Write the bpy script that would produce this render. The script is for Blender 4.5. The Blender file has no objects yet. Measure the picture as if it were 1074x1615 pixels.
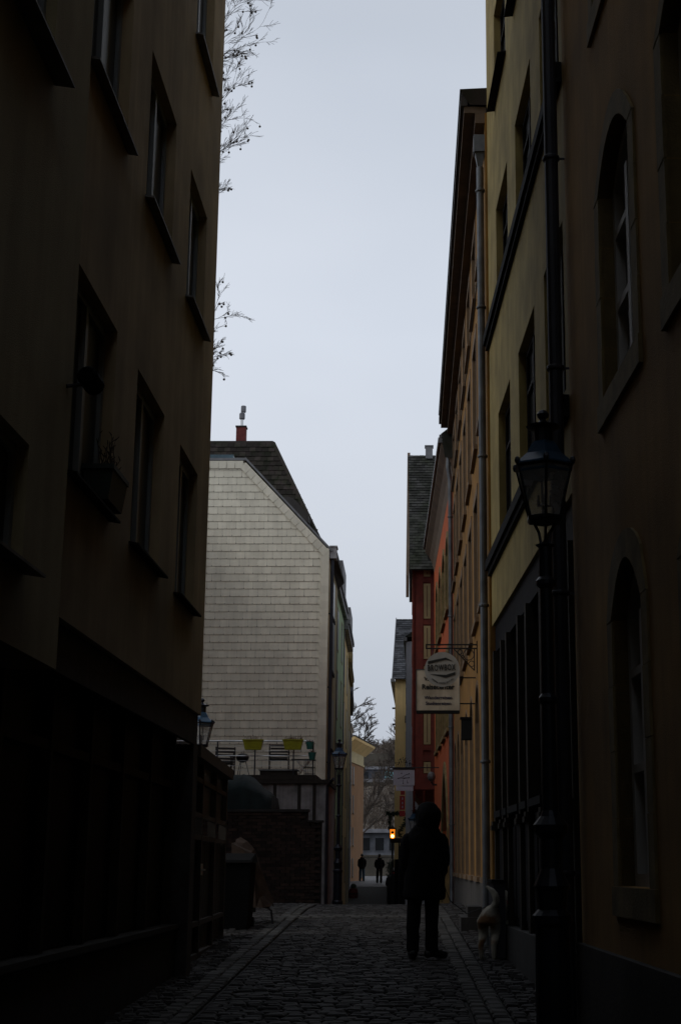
import bpy, bmesh, math, random
from mathutils import Vector, Matrix
random.seed(7)
S = bpy.context.scene
COL = S.collection
PI = math.pi

# ------------------------------------------------------------------ camera, world, sun, exposure
cam = bpy.data.cameras.new('camera')
cam.sensor_fit = 'VERTICAL'; cam.sensor_height = 36.0
cam.lens = 2350 / 1615 * 36.0
cam.shift_x = -133.0 / 1615.0
cam.clip_start = 0.1; cam.clip_end = 3000
camo = bpy.data.objects.new('camera', cam); COL.objects.link(camo)
camo.location = (0, 0, 1.66)
camo.rotation_euler = (math.radians(90 + 13.346), 0, 0)
S.camera = camo

SUN_EL, SUN_AZ = math.radians(40), math.radians(-115)
w = bpy.data.worlds.new('World'); S.world = w; w.use_nodes = True
nt = w.node_tree; nt.nodes.clear()
out = nt.nodes.new('ShaderNodeOutputWorld')
bg = nt.nodes.new('ShaderNodeBackground'); bg.inputs['Strength'].default_value = 0.1
sky = nt.nodes.new('ShaderNodeTexSky'); sky.sky_type = 'NISHITA'; sky.sun_disc = False
sky.sun_elevation = SUN_EL; sky.sun_rotation = SUN_AZ; sky.dust_density = 4.0; sky.air_density = 1.5
tc = nt.nodes.new('ShaderNodeTexCoord')
mp = nt.nodes.new('ShaderNodeMapping'); mp.inputs['Scale'].default_value = (1, 1, 2.2)
nz = nt.nodes.new('ShaderNodeTexNoise'); nz.inputs['Scale'].default_value = 1.6; nz.inputs['Detail'].default_value = 4
rp = nt.nodes.new('ShaderNodeValToRGB')
rp.color_ramp.elements[0].position = .3; rp.color_ramp.elements[0].color = (5.3, 5.85, 6.7, 1)
rp.color_ramp.elements[1].position = .72; rp.color_ramp.elements[1].color = (6.7, 7.15, 7.9, 1)
mx = nt.nodes.new('ShaderNodeMix'); mx.data_type = 'RGBA'; mx.inputs[0].default_value = 0.93
nt.links.new(tc.outputs['Generated'], mp.inputs['Vector']); nt.links.new(mp.outputs[0], nz.inputs['Vector'])
nt.links.new(nz.outputs['Fac'], rp.inputs['Fac'])
sx_ = nt.nodes.new('ShaderNodeSeparateXYZ'); nt.links.new(tc.outputs['Generated'], sx_.inputs[0])
gr_ = nt.nodes.new('ShaderNodeValToRGB'); ge = gr_.color_ramp.elements     # overcast gradient by height: palest at about 20 degrees
ge[0].position = 0.0; ge[0].color = (.80, .81, .84, 1); ge[1].position = 1.0; ge[1].color = (.58, .59, .61, 1)
for p_, c_ in ((.16, .94), (.34, 1.1), (.5, 1.0), (.66, .8)):
    q_ = ge.new(p_); q_.color = (c_, c_, c_ * 1.01, 1)
nt.links.new(sx_.outputs['Z'], gr_.inputs[0])
vm_ = nt.nodes.new('ShaderNodeVectorMath'); vm_.operation = 'MULTIPLY'
nt.links.new(rp.outputs[0], vm_.inputs[0]); nt.links.new(gr_.outputs[0], vm_.inputs[1])
nt.links.new(sky.outputs[0], mx.inputs[6]); nt.links.new(vm_.outputs[0], mx.inputs[7])
nt.links.new(mx.outputs[2], bg.inputs['Color']); nt.links.new(bg.outputs[0], out.inputs[0])

sl = bpy.data.lights.new('sun', 'SUN'); sl.energy = 0.5; sl.angle = math.radians(25); sl.color = (1, .97, .93)
so = bpy.data.objects.new('sun', sl); COL.objects.link(so)
sd = Vector((math.sin(SUN_AZ) * math.cos(SUN_EL), math.cos(SUN_AZ) * math.cos(SUN_EL), math.sin(SUN_EL)))
so.rotation_euler = (-sd).to_track_quat('-Z', 'Y').to_euler()

S.view_settings.view_transform = 'Standard'; S.view_settings.look = 'None'
S.view_settings.exposure = 0.0; S.view_settings.gamma = 1.0; S.view_settings.use_curve_mapping = False

# ------------------------------------------------------------------ materials
MAT = {}
def mat(name, col, rough=.85, metal=0, var=.25, scale=3.0, streak=0.0, bump=.0, bscale=60, rnd=0.0, dirt=None, spec=.5, emit=None, trans=0):
    if name in MAT: return MAT[name]
    m = bpy.data.materials.new(name); m.use_nodes = True; n = m.node_tree; n.nodes.clear()
    o = n.nodes.new('ShaderNodeOutputMaterial'); b = n.nodes.new('ShaderNodeBsdfPrincipled')
    b.inputs['Roughness'].default_value = rough; b.inputs['Metallic'].default_value = metal
    b.inputs['Specular IOR Level'].default_value = spec
    n.links.new(b.outputs[0], o.inputs[0])
    t = n.nodes.new('ShaderNodeTexCoord')
    geo = n.nodes.new('ShaderNodeNewGeometry')
    def noise(vec, sc, det=5):
        q = n.nodes.new('ShaderNodeTexNoise'); q.inputs['Scale'].default_value = sc; q.inputs['Detail'].default_value = det
        n.links.new(vec, q.inputs['Vector']); return q.outputs['Fac']
    pos = geo.outputs['Position']
    f = noise(pos, scale)
    r = n.nodes.new('ShaderNodeValToRGB')
    d = tuple(c * (1 - var * 1.3) for c in col); l = tuple(min(1, c * (1 + var)) for c in col)
    if dirt: d = dirt
    r.color_ramp.elements[0].position = .3; r.color_ramp.elements[0].color = (*d, 1)
    r.color_ramp.elements[1].position = .68; r.color_ramp.elements[1].color = (*l, 1)
    n.links.new(f, r.inputs[0]); c = r.outputs[0]
    def mult(c, fac, lo, hi):
        mr = n.nodes.new('ShaderNodeMapRange'); mr.inputs[1].default_value = .3; mr.inputs[2].default_value = .7
        mr.inputs[3].default_value = lo; mr.inputs[4].default_value = hi; n.links.new(fac, mr.inputs[0])
        v = n.nodes.new('ShaderNodeVectorMath'); v.operation = 'SCALE'
        n.links.new(c, v.inputs[0]); n.links.new(mr.outputs[0], v.inputs['Scale']); return v.outputs[0]
    if streak:
        k = n.nodes.new('ShaderNodeMapping'); k.inputs['Scale'].default_value = (5, 5, .25); n.links.new(pos, k.inputs[0])
        c = mult(c, noise(k.outputs[0], 1.6, 6), 1 - streak, 1 + streak * .35)
    if rnd:
        oi = n.nodes.new('ShaderNodeObjectInfo')
        a = n.nodes.new('ShaderNodeMath'); a.operation = 'ADD'
        n.links.new(oi.outputs['Random'], a.inputs[0]); n.links.new(geo.outputs['Random Per Island'], a.inputs[1])
        fr = n.nodes.new('ShaderNodeMath'); fr.operation = 'FRACT'; n.links.new(a.outputs[0], fr.inputs[0])
        c = mult(c, fr.outputs[0], 1 - rnd, 1 + rnd)
    n.links.new(c, b.inputs['Base Color'])
    if bump:
        bp = n.nodes.new('ShaderNodeBump'); bp.inputs['Strength'].default_value = bump; bp.inputs['Distance'].default_value = .01
        n.links.new(noise(pos, bscale, 4), bp.inputs['Height']); n.links.new(bp.outputs[0], b.inputs['Normal'])
    if emit:
        b.inputs['Emission Color'].default_value = (*emit[:3], 1); b.inputs['Emission Strength'].default_value = emit[3]
    if trans:
        tr = n.nodes.new('ShaderNodeBsdfTransparent'); ms = n.nodes.new('ShaderNodeMixShader'); ms.inputs[0].default_value = 1 - trans
        n.links.new(tr.outputs[0], ms.inputs[1]); n.links.new(b.outputs[0], ms.inputs[2]); n.links.new(ms.outputs[0], o.inputs[0])
    MAT[name] = m; return m

M_leftwall = mat('brown grey roughcast', (.43, .33, .195), .95, var=.26, scale=.9, streak=.14, bump=.5, bscale=120)
M_leftwall2 = mat('grey roughcast', (.38, .32, .185), .95, var=.12, scale=1.5, streak=.12, bump=.8, bscale=150)
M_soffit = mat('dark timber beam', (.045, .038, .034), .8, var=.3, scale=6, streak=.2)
M_beige = mat('beige yellow plaster', (.37, .28, .1), .92, var=.2, scale=2, streak=.18, bump=.3, bscale=80)
M_brown = mat('ochre brown plaster', (.34, .19, .045), .93, var=.3, scale=.9, streak=.15, bump=.5, bscale=90)
M_ochre = mat('ochre plaster', (.27, .132, .02), .92, var=.2, scale=2, streak=.18, bump=.3)
M_orange = mat('red orange plaster', (.5, .1, .022), .92, var=.12, scale=2, streak=.15, bump=.3)
M_cream = mat('cream plaster', (.5, .42, .24), .92, var=.1, scale=1.5, streak=.15)
M_pale = mat('pale yellow plaster', (.8, .58, .27), .92, var=.08, scale=1, streak=.12)
M_greyplaster = mat('pale grey plaster', (.48, .48, .52), .92, var=.1, scale=1, streak=.2)
M_annex = mat('dirty white plaster', (.3, .29, .29), .92, var=.3, scale=3, streak=.3)
M_green = mat('pale green plaster', (.42, .52, .3), .92, var=.1, scale=1.5, streak=.2)
M_terra = mat('terracotta ochre plaster', (.24, .12, .048), .92, var=.08, scale=1, streak=.1)
M_darkhouse = mat('slate blue grey cladding', (.07, .075, .09), .85, var=.2, streak=.2)
M_stone = mat('grey brown window stone', (.19, .14, .055), .9, var=.25, scale=5, bump=.5, bscale=50)
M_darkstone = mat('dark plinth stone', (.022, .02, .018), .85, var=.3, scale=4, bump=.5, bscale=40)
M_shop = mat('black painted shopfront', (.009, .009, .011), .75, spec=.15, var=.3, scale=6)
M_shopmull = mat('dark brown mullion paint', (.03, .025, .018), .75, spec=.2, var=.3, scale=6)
M_white = mat('white window paint', (.42, .41, .39), .6, var=.1)
M_greyframe = mat('grey window frame paint', (.2, .22, .23), .5, var=.1)
M_darkframe = mat('dark brown window frame', (.02, .016, .014), .8, spec=.15, var=.2)
M_sill = mat('weathered zinc sill', (.14, .14, .14), .6, metal=.3, var=.25, scale=8)
M_darksill = mat('dark grey sill', (.013, .013, .013), .9, spec=.15, var=.25, scale=8)
M_glass = mat('dark window glass', (.012, .014, .016), .3, var=.2, scale=2, spec=.2)
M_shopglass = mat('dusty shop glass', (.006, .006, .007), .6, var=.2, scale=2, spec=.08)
M_pipe = mat('zinc downpipe', (.13, .14, .15), .5, metal=.5, var=.25, scale=4, streak=.2)
M_darkpipe = mat('dark painted downpipe', (.022, .024, .034), .55, metal=.2, var=.25, scale=4)
M_eaves = mat('brown eaves boards', (.13, .09, .06), .85, var=.2, scale=3, streak=.1)
M_eavesdk = mat('dark eaves boards', (.04, .035, .032), .85, var=.2, scale=3)
M_gutter = mat('gutter zinc', (.16, .16, .165), .55, metal=.4, var=.2)
M_slate = mat('pale fibre slate', (.74, .695, .56), .85, var=.07, scale=1.6, streak=.1, rnd=.045, bump=.2)
M_slatejoint = mat('dirty slate underlay', (.06, .055, .045), .95, var=.2)
M_rooftile = mat('dark mossy roof tile', (.026, .02, .018), .9, spec=.15, var=.35, scale=3, rnd=.3, dirt=(.018, .019, .011))
M_roofslate = mat('dark roof slate', (.04, .039, .037), .85, spec=.2, var=.35, scale=2.2, rnd=.3, dirt=(.022, .026, .015))
M_roofslate2 = mat('blue grey roof slate', (.06, .062, .068), .85, spec=.2, var=.3, scale=1, rnd=.35)
M_redbrick = mat('red chimney brick', (.11, .022, .018), .9, var=.25, scale=8, rnd=.2)
M_brick = mat('old dark brick', (.03, .017, .012), .92, var=.35, scale=6, rnd=.4, bump=.4)
M_mortar = mat('dark mortar', (.02, .017, .014), .95)
M_redwood = mat('oxblood painted timber', (.14, .019, .009), .75, var=.2, scale=4)
M_panel = mat('cream painted panel', (.38, .285, .14), .8, var=.1, scale=3)
M_lampblue = mat('blue lamp enamel', (.014, .055, .11), .35, var=.2, scale=9)
M_lampiron = mat('dark blue cast iron', (.012, .016, .026), .42, metal=.3, var=.2, scale=9)
M_lampglass = mat('old lantern glass', (.5, .5, .5), .4, var=.15, scale=8, trans=.62)
M_iron = mat('black wrought iron', (.015, .015, .017), .6, metal=.4)
M_setts = mat('basalt setts', (.03, .028, .027), .75, spec=.25, var=.25, scale=5, rnd=.28, bump=.5, bscale=70)
M_kerbset = mat('pale granite setts', (.042, .04, .036), .75, spec=.25, var=.2, scale=5, rnd=.25, bump=.5, bscale=70)
M_joint = mat('sett joint grit', (.018, .017, .016), .95, var=.3, scale=30, bump=.5)
M_ground = mat('earth', (.06, .055, .05), .95, var=.3, scale=.6)
M_square = mat('worn square paving', (.08, .076, .076), .75, var=.45, scale=2.6, bump=.6, bscale=6)
M_wood = mat('weathered deck wood', (.025, .02, .015), .85, var=.25, scale=8)
M_gate = mat('dark gate board', (.02, .018, .015), .8, var=.35, scale=9, streak=.3)
M_gatefr = mat('worn gate rail', (.032, .024, .016), .7, var=.3, scale=9)
M_teal = mat('dark teal tarpaulin', (.004, .012, .012), .7, spec=.2, bump=.8, bscale=5, var=.35, scale=3)
M_tarp = mat('tan canvas cover', (.055, .036, .026), .8, spec=.2, var=.25, scale=6)
M_bin = mat('black plastic', (.004, .004, .004), .9, spec=.08)
M_steel = mat('brushed steel rail', (.62, .62, .62), .3, metal=.8)
M_lime = mat('lime green planter', (.33, .33, .01), .55, var=.12, scale=7)
M_turq = mat('turquoise pot', (.03, .17, .14), .5)
M_kettle = mat('black enamel', (.015, .016, .018), .3)
M_chair = mat('dark garden chair wood', (.03, .026, .022), .7, var=.3, scale=9)
M_twig = mat('bare twig bark', (.06, .045, .035), .9, var=.3, scale=8)
M_bark = mat('plane bark', (.13, .11, .09), .9, var=.4, scale=3)
M_dry = mat('dry plants', (.16, .08, .04), .9, var=.3, scale=12)
M_leaf = mat('dark green leaves', (.02, .04, .02), .7, var=.4, scale=9)
M_signwhite = mat('sign enamel white', (.34, .34, .32), .5, var=.08, scale=8)
M_signcream = mat('stained sign board cream', (.55, .47, .36), .5, var=.16, scale=3, streak=.3, dirt=(.36, .28, .19))
M_signlilac = mat('sign board pale lilac', (.42, .42, .49), .5, var=.08)
M_ink = mat('black sign ink', (.01, .012, .012), .6)
M_inkblue = mat('navy sign ink', (.015, .018, .05), .6)
M_redsign = mat('red sign', (.42, .01, .01), .45, var=.1)
M_skin = mat('skin', (.42, .25, .18), .6, var=.06)
M_coat = mat('black parka', (.005, .005, .006), .95, spec=.15, var=.3, scale=14, bump=.5, bscale=18)
M_coat2 = mat('charcoal coat', (.013, .013, .016), .9, var=.3, scale=14)
M_trous = mat('black trousers', (.006, .006, .007), .95, spec=.15, var=.3, scale=14, bump=.4, bscale=22)
M_jeans = mat('blue jeans', (.02, .045, .075), .9, var=.2, scale=14)
M_boot = mat('black boots', (.007, .007, .007), .5)
M_hair = mat('dark hair', (.012, .009, .007), .7)
M_scarf = mat('red headscarf', (.22, .01, .012), .8)
M_wool = mat('grey wool cap', (.3, .28, .28), .9)
M_lit = mat('amber lit glass', (.5, .2, .02), .4, emit=(1.0, .25, .012, .8))
M_bulb = mat('glowing lamp bulb', (.9, .7, .3), .4, emit=(1.0, .55, .12, 14))
M_bare = mat('bare hillside scrub', (.115, .095, .075), .95, var=.5, scale=.35)
M_scrub = mat('winter scrub', (.105, .08, .06), .95, var=.4, scale=1)
M_concrete = mat('pale concrete', (.2, .2, .215), .9, var=.25, scale=1)
M_hillwall = mat('hill retaining wall', (.08, .07, .055), .95, var=.3, scale=.4)
M_pav = mat('grey white pavilion paint', (.12, .125, .14), .8, var=.35, scale=1)
M_bluegrn = mat('blue green glazing', (.12, .28, .3), .3)

def dogmat():
    m = bpy.data.materials.new('white and tan fur'); m.use_nodes = True; n = m.node_tree; b = n.nodes['Principled BSDF']
    b.inputs['Roughness'].default_value = .9
    g = n.nodes.new('ShaderNodeTexCoord'); q = n.nodes.new('ShaderNodeTexNoise'); q.inputs['Scale'].default_value = 3.2; q.inputs['Detail'].default_value = 3
    n.links.new(g.outputs['Object'], q.inputs['Vector'])
    r = n.nodes.new('ShaderNodeValToRGB'); r.color_ramp.elements[0].position = .4; r.color_ramp.elements[0].color = (.15, .075, .028, 1)
    r.color_ramp.elements[1].position = .5; r.color_ramp.elements[1].color = (.36, .34, .28, 1)
    n.links.new(q.outputs['Fac'], r.inputs[0]); n.links.new(r.outputs[0], b.inputs['Base Color'])
    q2 = n.nodes.new('ShaderNodeTexNoise'); q2.inputs['Scale'].default_value = 90; n.links.new(g.outputs['Object'], q2.inputs['Vector'])
    bp = n.nodes.new('ShaderNodeBump'); bp.inputs['Strength'].default_value = .7; bp.inputs['Distance'].default_value = .01
    n.links.new(q2.outputs['Fac'], bp.inputs['Height']); n.links.new(bp.outputs[0], b.inputs['Normal'])
    return m

# ------------------------------------------------------------------ mesh helpers
class MB:
    def __init__(s): s.v = []; s.f = []
    def add(s, vs, fs):
        o = len(s.v); s.v += [tuple(a) for a in vs]; s.f += [tuple(i + o for i in q) for q in fs]; return s
    def box(s, x0, x1, y0, y1, z0, z1, M=None):
        vs = [Vector(p) for p in ((x0,y0,z0),(x1,y0,z0),(x1,y1,z0),(x0,y1,z0),(x0,y0,z1),(x1,y0,z1),(x1,y1,z1),(x0,y1,z1))]
        if M: vs = [M @ p for p in vs]
        return s.add(vs, [(0,3,2,1),(4,5,6,7),(0,1,5,4),(1,2,6,5),(2,3,7,6),(3,0,4,7)])
    def tube(s, pts, rad, n=6, cap=True, squash=None):
        pts = [Vector(p) for p in pts]
        if not isinstance(rad, (list, tuple)): rad = [rad] * len(pts)
        o = len(s.v); up = None
        for i, p in enumerate(pts):
            t = (pts[min(i+1, len(pts)-1)] - pts[max(i-1, 0)]).normalized()
            if up is None:
                up = Vector((0,0,1)) if abs(t.z) < .9 else Vector((0,1,0))
            a = up.cross(t)
            if a.length < 1e-4: a = Vector((1,0,0)).cross(t)
            a.normalize(); b = t.cross(a).normalized(); up = b
            for k in range(n):
                q = 2*PI*k/n; s.v.append(tuple(p + (a*math.cos(q) + b*math.sin(q)*(squash or 1)) * rad[i]))
        for i in range(len(pts)-1):
            for k in range(n):
                k2 = (k+1) % n; s.f.append((o+i*n+k, o+i*n+k2, o+(i+1)*n+k2, o+(i+1)*n+k))
        if cap:
            s.f.append(tuple(o+k for k in range(n))[::-1]); s.f.append(tuple(o+(len(pts)-1)*n+k for k in range(n)))
        return s
    def loft(s, rings, n=16, rough=0):   # rings: (cx,cy,z,rx,ry)
        o = len(s.v)
        for (cx, cy, z, rx, ry) in rings:
            for k in range(n):
                q = 2*PI*k/n; j = 1 + random.uniform(-rough, rough)
                s.v.append((cx + rx*math.cos(q)*j, cy + ry*math.sin(q)*j, z))
        for i in range(len(rings)-1):
            for k in range(n):
                k2 = (k+1) % n; s.f.append((o+i*n+k, o+i*n+k2, o+(i+1)*n+k2, o+(i+1)*n+k))
        s.f.append(tuple(o+k for k in range(n))[::-1]); s.f.append(tuple(o+(len(rings)-1)*n+k for k in range(n)))
        return s
    def lathe(s, prof, n=12, c=(0,0), ph=0):   # prof: (r,z)
        o = len(s.v)
        for (r, z) in prof:
            for k in range(n):
                q = 2*PI*k/n + ph; s.v.append((c[0]+r*math.cos(q), c[1]+r*math.sin(q), z))
        for i in range(len(prof)-1):
            for k in range(n):
                k2 = (k+1) % n; s.f.append((o+i*n+k, o+i*n+k2, o+(i+1)*n+k2, o+(i+1)*n+k))
        s.f.append(tuple(o+k for k in range(n))[::-1]); s.f.append(tuple(o+(len(prof)-1)*n+k for k in range(n)))
        return s
    def prism(s, poly, d0, d1, f):    # poly: list of 2-D points, f(u,v,d)->3-D
        n = len(poly); o = len(s.v)
        for d in (d0, d1):
            for (u, v) in poly: s.v.append(tuple(f(u, v, d)))
        s.f.append(tuple(o+k for k in range(n))[::-1]); s.f.append(tuple(o+n+k for k in range(n)))
        for k in range(n):
            k2 = (k+1) % n; s.f.append((o+k, o+k2, o+n+k2, o+n+k))
        return s
    def ball(s, c, r, n=6, m=4, sc=(1,1,1)):
        o = len(s.v); s.v.append((c[0], c[1], c[2]-r*sc[2]))
        for j in range(1, m):
            t = -PI/2 + PI*j/m
            for k in range(n):
                q = 2*PI*k/n; s.v.append((c[0]+r*sc[0]*math.cos(t)*math.cos(q), c[1]+r*sc[1]*math.cos(t)*math.sin(q), c[2]+r*sc[2]*math.sin(t)))
        s.v.append((c[0], c[1], c[2]+r*sc[2])); top = len(s.v)-1
        for k in range(n):
            k2 = (k+1) % n; s.f.append((o, o+1+k2, o+1+k)); s.f.append((top, top-n+k, top-n+k2))
            for j in range(m-2): s.f.append((o+1+j*n+k, o+1+j*n+k2, o+1+(j+1)*n+k2, o+1+(j+1)*n+k))
        return s
    def mesh(s, name, material, smooth=False):
        me = bpy.data.meshes.new(name); me.from_pydata(s.v, [], s.f)
        me.materials.append(material); me.update()
        if smooth: me.polygons.foreach_set('use_smooth', [True]*len(me.polygons))
        return me

def link(name, me, parent=None, loc=None, rot=None, mtx=None):
    """world-space placement; a parent only carries the object"""
    o = bpy.data.objects.new(name, me); COL.objects.link(o)
    if parent is not None:
        o.parent = parent; o.matrix_parent_inverse = wm(parent).inverted()
    if mtx is not None: o.matrix_basis = mtx
    if loc is not None: o.location = loc
    if rot is not None: o.rotation_euler = rot
    return o
def wm(o):
    m = o.matrix_basis.copy()
    if o.parent: m = wm(o.parent) @ o.matrix_parent_inverse @ m
    return m
def part(name, mb, m, parent=None, smooth=False, **k): return link(name, mb.mesh(name, m, smooth), parent, **k)
def sub(name, me, parent):      # child sharing its parent's local frame
    o = bpy.data.objects.new(name, me); COL.objects.link(o); o.parent = parent; return o
def tag(o, label, cat, group=None):
    o['label'] = label; o['category'] = cat
    if group: o['group'] = group
    return o
def thing(name, label, cat, loc=(0,0,0), group=None, rz=0):
    o = bpy.data.objects.new(name, None); COL.objects.link(o); o.location = loc; o.rotation_euler = (0,0,rz); o.empty_display_size = .3
    return tag(o, label, cat, group)
def struct(name, mb, m, parent=None):
    o = part(name, mb, m, parent)
    o['kind'] = 'structure'; return o
def kids(o): return [c for c in bpy.data.objects if c.parent == o]
def copy_tree(o, parent=None):
    c = o.copy(); COL.objects.link(c)
    if parent: c.parent = parent; c.matrix_parent_inverse = o.matrix_parent_inverse.copy()
    for ch in kids(o): copy_tree(ch, c)
    return c
def pieces(name, protos, items, parent, m, limit=300, stuffname=None):
    """items: (proto index, world matrix, score). The largest as parts, the rest joined."""
    items = sorted(items, key=lambda t: -t[2])
    mes = [p.mesh(name, m) for p in protos]
    for (i, M, sc) in items[:limit]: link(name, mes[i], parent, mtx=M)
    rest = items[limit:]
    if rest:
        mb = MB()
        for (i, M, sc) in rest:
            mb.add([M @ Vector(v) for v in protos[i].v], protos[i].f)
        o = part(stuffname or name + '_field', mb, m, parent); o['kind'] = 'stuff'
def rot_m(loc, rz=0, rx=0, ry=0, sc=(1,1,1)):
    return Matrix.Translation(loc) @ Matrix.Rotation(rz, 4, 'Z') @ Matrix.Rotation(rx, 4, 'X') @ Matrix.Rotation(ry, 4, 'Y') @ Matrix.Diagonal((*sc, 1))

# ------------------------------------------------------------------ ground
GZ = [(-60,-1.9),(0,0),(24,.756),(28,.862),(31,.87),(40,.63),(50,.24),(60,-.1),(70,-.25),(78,-.08),(88,.42),(95,.66),(110,.7),(600,.7)]
def gz(y):
    for (a, za), (b, zb) in zip(GZ, GZ[1:]):
        if y <= b:
            t = (y-a)/(b-a); return za + (zb-za)*t
    return .7
def sheet(name, m, xf0, xf1, ys, dz, nx=1):
    mb = MB()
    for y in ys:
        for i in range(nx+1):
            t = i/nx; mb.v.append((xf0(y)*(1-t)+xf1(y)*t, y, gz(y)+dz))
    for j in range(len(ys)-1):
        for i in range(nx):
            a = j*(nx+1)+i; mb.f.append((a, a+1, a+nx+2, a+nx+1))
    o = struct(name, mb, m); return o
YS = [-60,-30,-10,0,6,12,18,24,28,31,34,37,40,45,50,55,60,65,70,74,78,83,88,92,95,100,110,140,300,1400]
sheet('ground', M_ground, lambda y: -900, lambda y: 900, YS, -.03, 2)
def xr(y): return 1.15 - .049*(y-14.7) if y < 19.8 else (.87 - .0106*(y-19.8) if y < 36 else .70 - .03*(y-36))
def xl(y): return -2.45
def bandR(y): return .12 + (24.8-y)*.0235
def bandL(y): return -2.1 + (24.8-y)*.014
ys = [y for y in YS if -30 <= y <= 95]
road = sheet('road', M_joint, lambda y: -4.9 if y > 30 else -7.5, lambda y: 3.2, ys, .0)
pav_l = sheet('pavement', M_joint, lambda y: -7.4, lambda y: bandL(y)-.3, [6,12,18,24,28,31,34], .006)
pav_r = sheet('pavement', M_joint, lambda y: bandR(y)+.3, lambda y: 3.1, [6,12,18,24,28,31,34,37], .006)
sheet('square', M_square, lambda y: -60, lambda y: 60, [88.5,92,95,100,110,140], .03)

def sett_proto(k):
    random.seed(50+k); j = lambda a: random.uniform(-a, a); mb = MB()
    b = [(-.5+j(.03),-.5+j(.05)),(.5+j(.03),-.5+j(.05)),(.5+j(.03),.5+j(.05)),(-.5+j(.03),.5+j(.05))]
    low = [(x*1.0, y*1.0, -.02) for x, y in b]; mid = [(x*.98, y*.97, .012+j(.004)) for x, y in b]; top = [(x*.76+j(.03), y*.7+j(.03), .03+j(.005)) for x, y in b]
    mb.add(low+mid+top, [(0,1,5,4),(1,2,6,5),(2,3,7,6),(3,0,4,7),(4,5,9,8),(5,6,10,9),(6,7,11,10),(7,4,8,11),(8,9,10,11)])
    return mb
SP = [sett_proto(k) for k in range(8)]
random.seed(3)
rd, pl_, pr_, kb = [], [], [], []
y = 8.2
while y < 36.5:
    L = random.uniform(.1, .135)
    x = bandL(y) + .02; xe = bandR(y) - .02
    while x < xe:
        wd = min(random.uniform(.1, .21), max(.08, xe-x))
        yy = y + L/2 + .035*math.sin(x*1.7+y*.6) + random.uniform(-.008,.008)
        M = rot_m((x+wd/2, yy, gz(yy)+random.uniform(-.006,.009)), random.uniform(-.05,.05), random.uniform(-.05,.05), random.uniform(-.03,.03), (wd*.93, L*.9, random.uniform(.45,.8)))
        rd.append((random.randrange(8), M, -abs(yy-12.6))); x += wd
    y += L
for side, arr in ((0, pl_), (1, pr_)):
    y = 8.2
    while y < 36:
        L = random.uniform(.09, .135)
        if side: x = bandR(y)+.32; xe = xr(y)+.4 if y < 36 else .7
        else: x = -2.9 if y < 16.4 else (-2.95 if y < 24 else -4.6); xe = bandL(y)-.34
        while x < xe:
            wd = random.uniform(.09, .16)
            yy = y + L/2 + .05*math.sin(x*2.6+y*1.1) + random.uniform(-.015,.015)
            M = rot_m((x+wd/2, yy, gz(yy)+.008+random.uniform(-.006,.009)), random.uniform(-.14,.14), random.uniform(-.05,.05), 0, (wd*.92, L*.88, random.uniform(.8,1.3)))
            arr.append((random.randrange(8), M, -abs(yy-12.6))); x += wd
        y += L
for side in (0, 1):
    for c in (0, 1):
        y = 8.2 + .1*c
        while y < 33:
            L = random.uniform(.2, .34); yy = y+L/2
            x = (bandL(yy)-.08-.155*c) if side == 0 else (bandR(yy)+.08+.155*c)
            a = -.0235 if side else -.014
            kb.append((random.randrange(8), rot_m((x, yy, gz(yy)+.012+random.uniform(-.003,.005)), -a+random.uniform(-.02,.02), 0, 0, (.142, L*.94, .9)), -abs(yy-12.6))); y += L
# a cross band of flat slabs near the crest of the lane
for k in range(46):
    yy = 25.6 + .36*(k % 2); xx = -4.3 + k*.105
    kb.append((random.randrange(8), rot_m((xx, yy, gz(yy)+.016), random.uniform(-.02,.02), 0, 0, (.2, .3, .8)), -40))
pieces('cobblestone', SP, rd, road, M_setts, stuffname='cobblestones')
pieces('paving_sett', SP, pl_, pav_l, M_setts, stuffname='paving_setts')
pieces('paving_sett', SP, pr_, pav_r, M_setts, stuffname='paving_setts')
pieces('gutter_sett', SP, kb, road, M_kerbset, stuffname='gutter_setts')

# ------------------------------------------------------------------ walls and buildings
class Wall:
    def __init__(s, p0, p1):
        s.p0 = Vector((*p0, 0)); s.d = (Vector((*p1, 0)) - s.p0); s.len = s.d.length; s.d.normalize()
        s.n = Vector((-s.d.y, s.d.x, 0))
    def P(s, a, n, z): q = s.p0 + s.d*a + s.n*n; return Vector((q.x, q.y, z))
    def sY(s, y): return (y - s.p0.y) / s.d.y
    def span(s, ya, yb): a, b = s.sY(ya), s.sY(yb); return (min(a, b), max(a, b))
    def M(s, a=0, n=0, z=0):
        q = s.P(a, n, z)
        return Matrix(((s.d.x, s.n.x, 0, q.x), (s.d.y, s.n.y, 0, q.y), (0, 0, 1, z), (0, 0, 0, 1)))
    def box(s, mb, a0, a1, n0, n1, z0, z1):
        mb.box(a0, a1, n0, n1, z0, z1, s.M()); return mb

def arch_pts(a0, a1, zs, rise, kind='seg', n=10):
    pts = []
    for i in range(n+1):
        t = i/n; u = 2*t-1
        if kind == 'gothic': h = rise*(math.sqrt(max(0, 1-(abs(u))**1.7)))**1.0 if False else rise*(1-abs(u)**1.6)**.8
        else: h = rise*math.sqrt(max(0, 1-u*u)) if rise > (a1-a0)*.35 else rise*(1-u*u)
        pts.append((a0+(a1-a0)*t, zs+h))
    return pts

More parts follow.
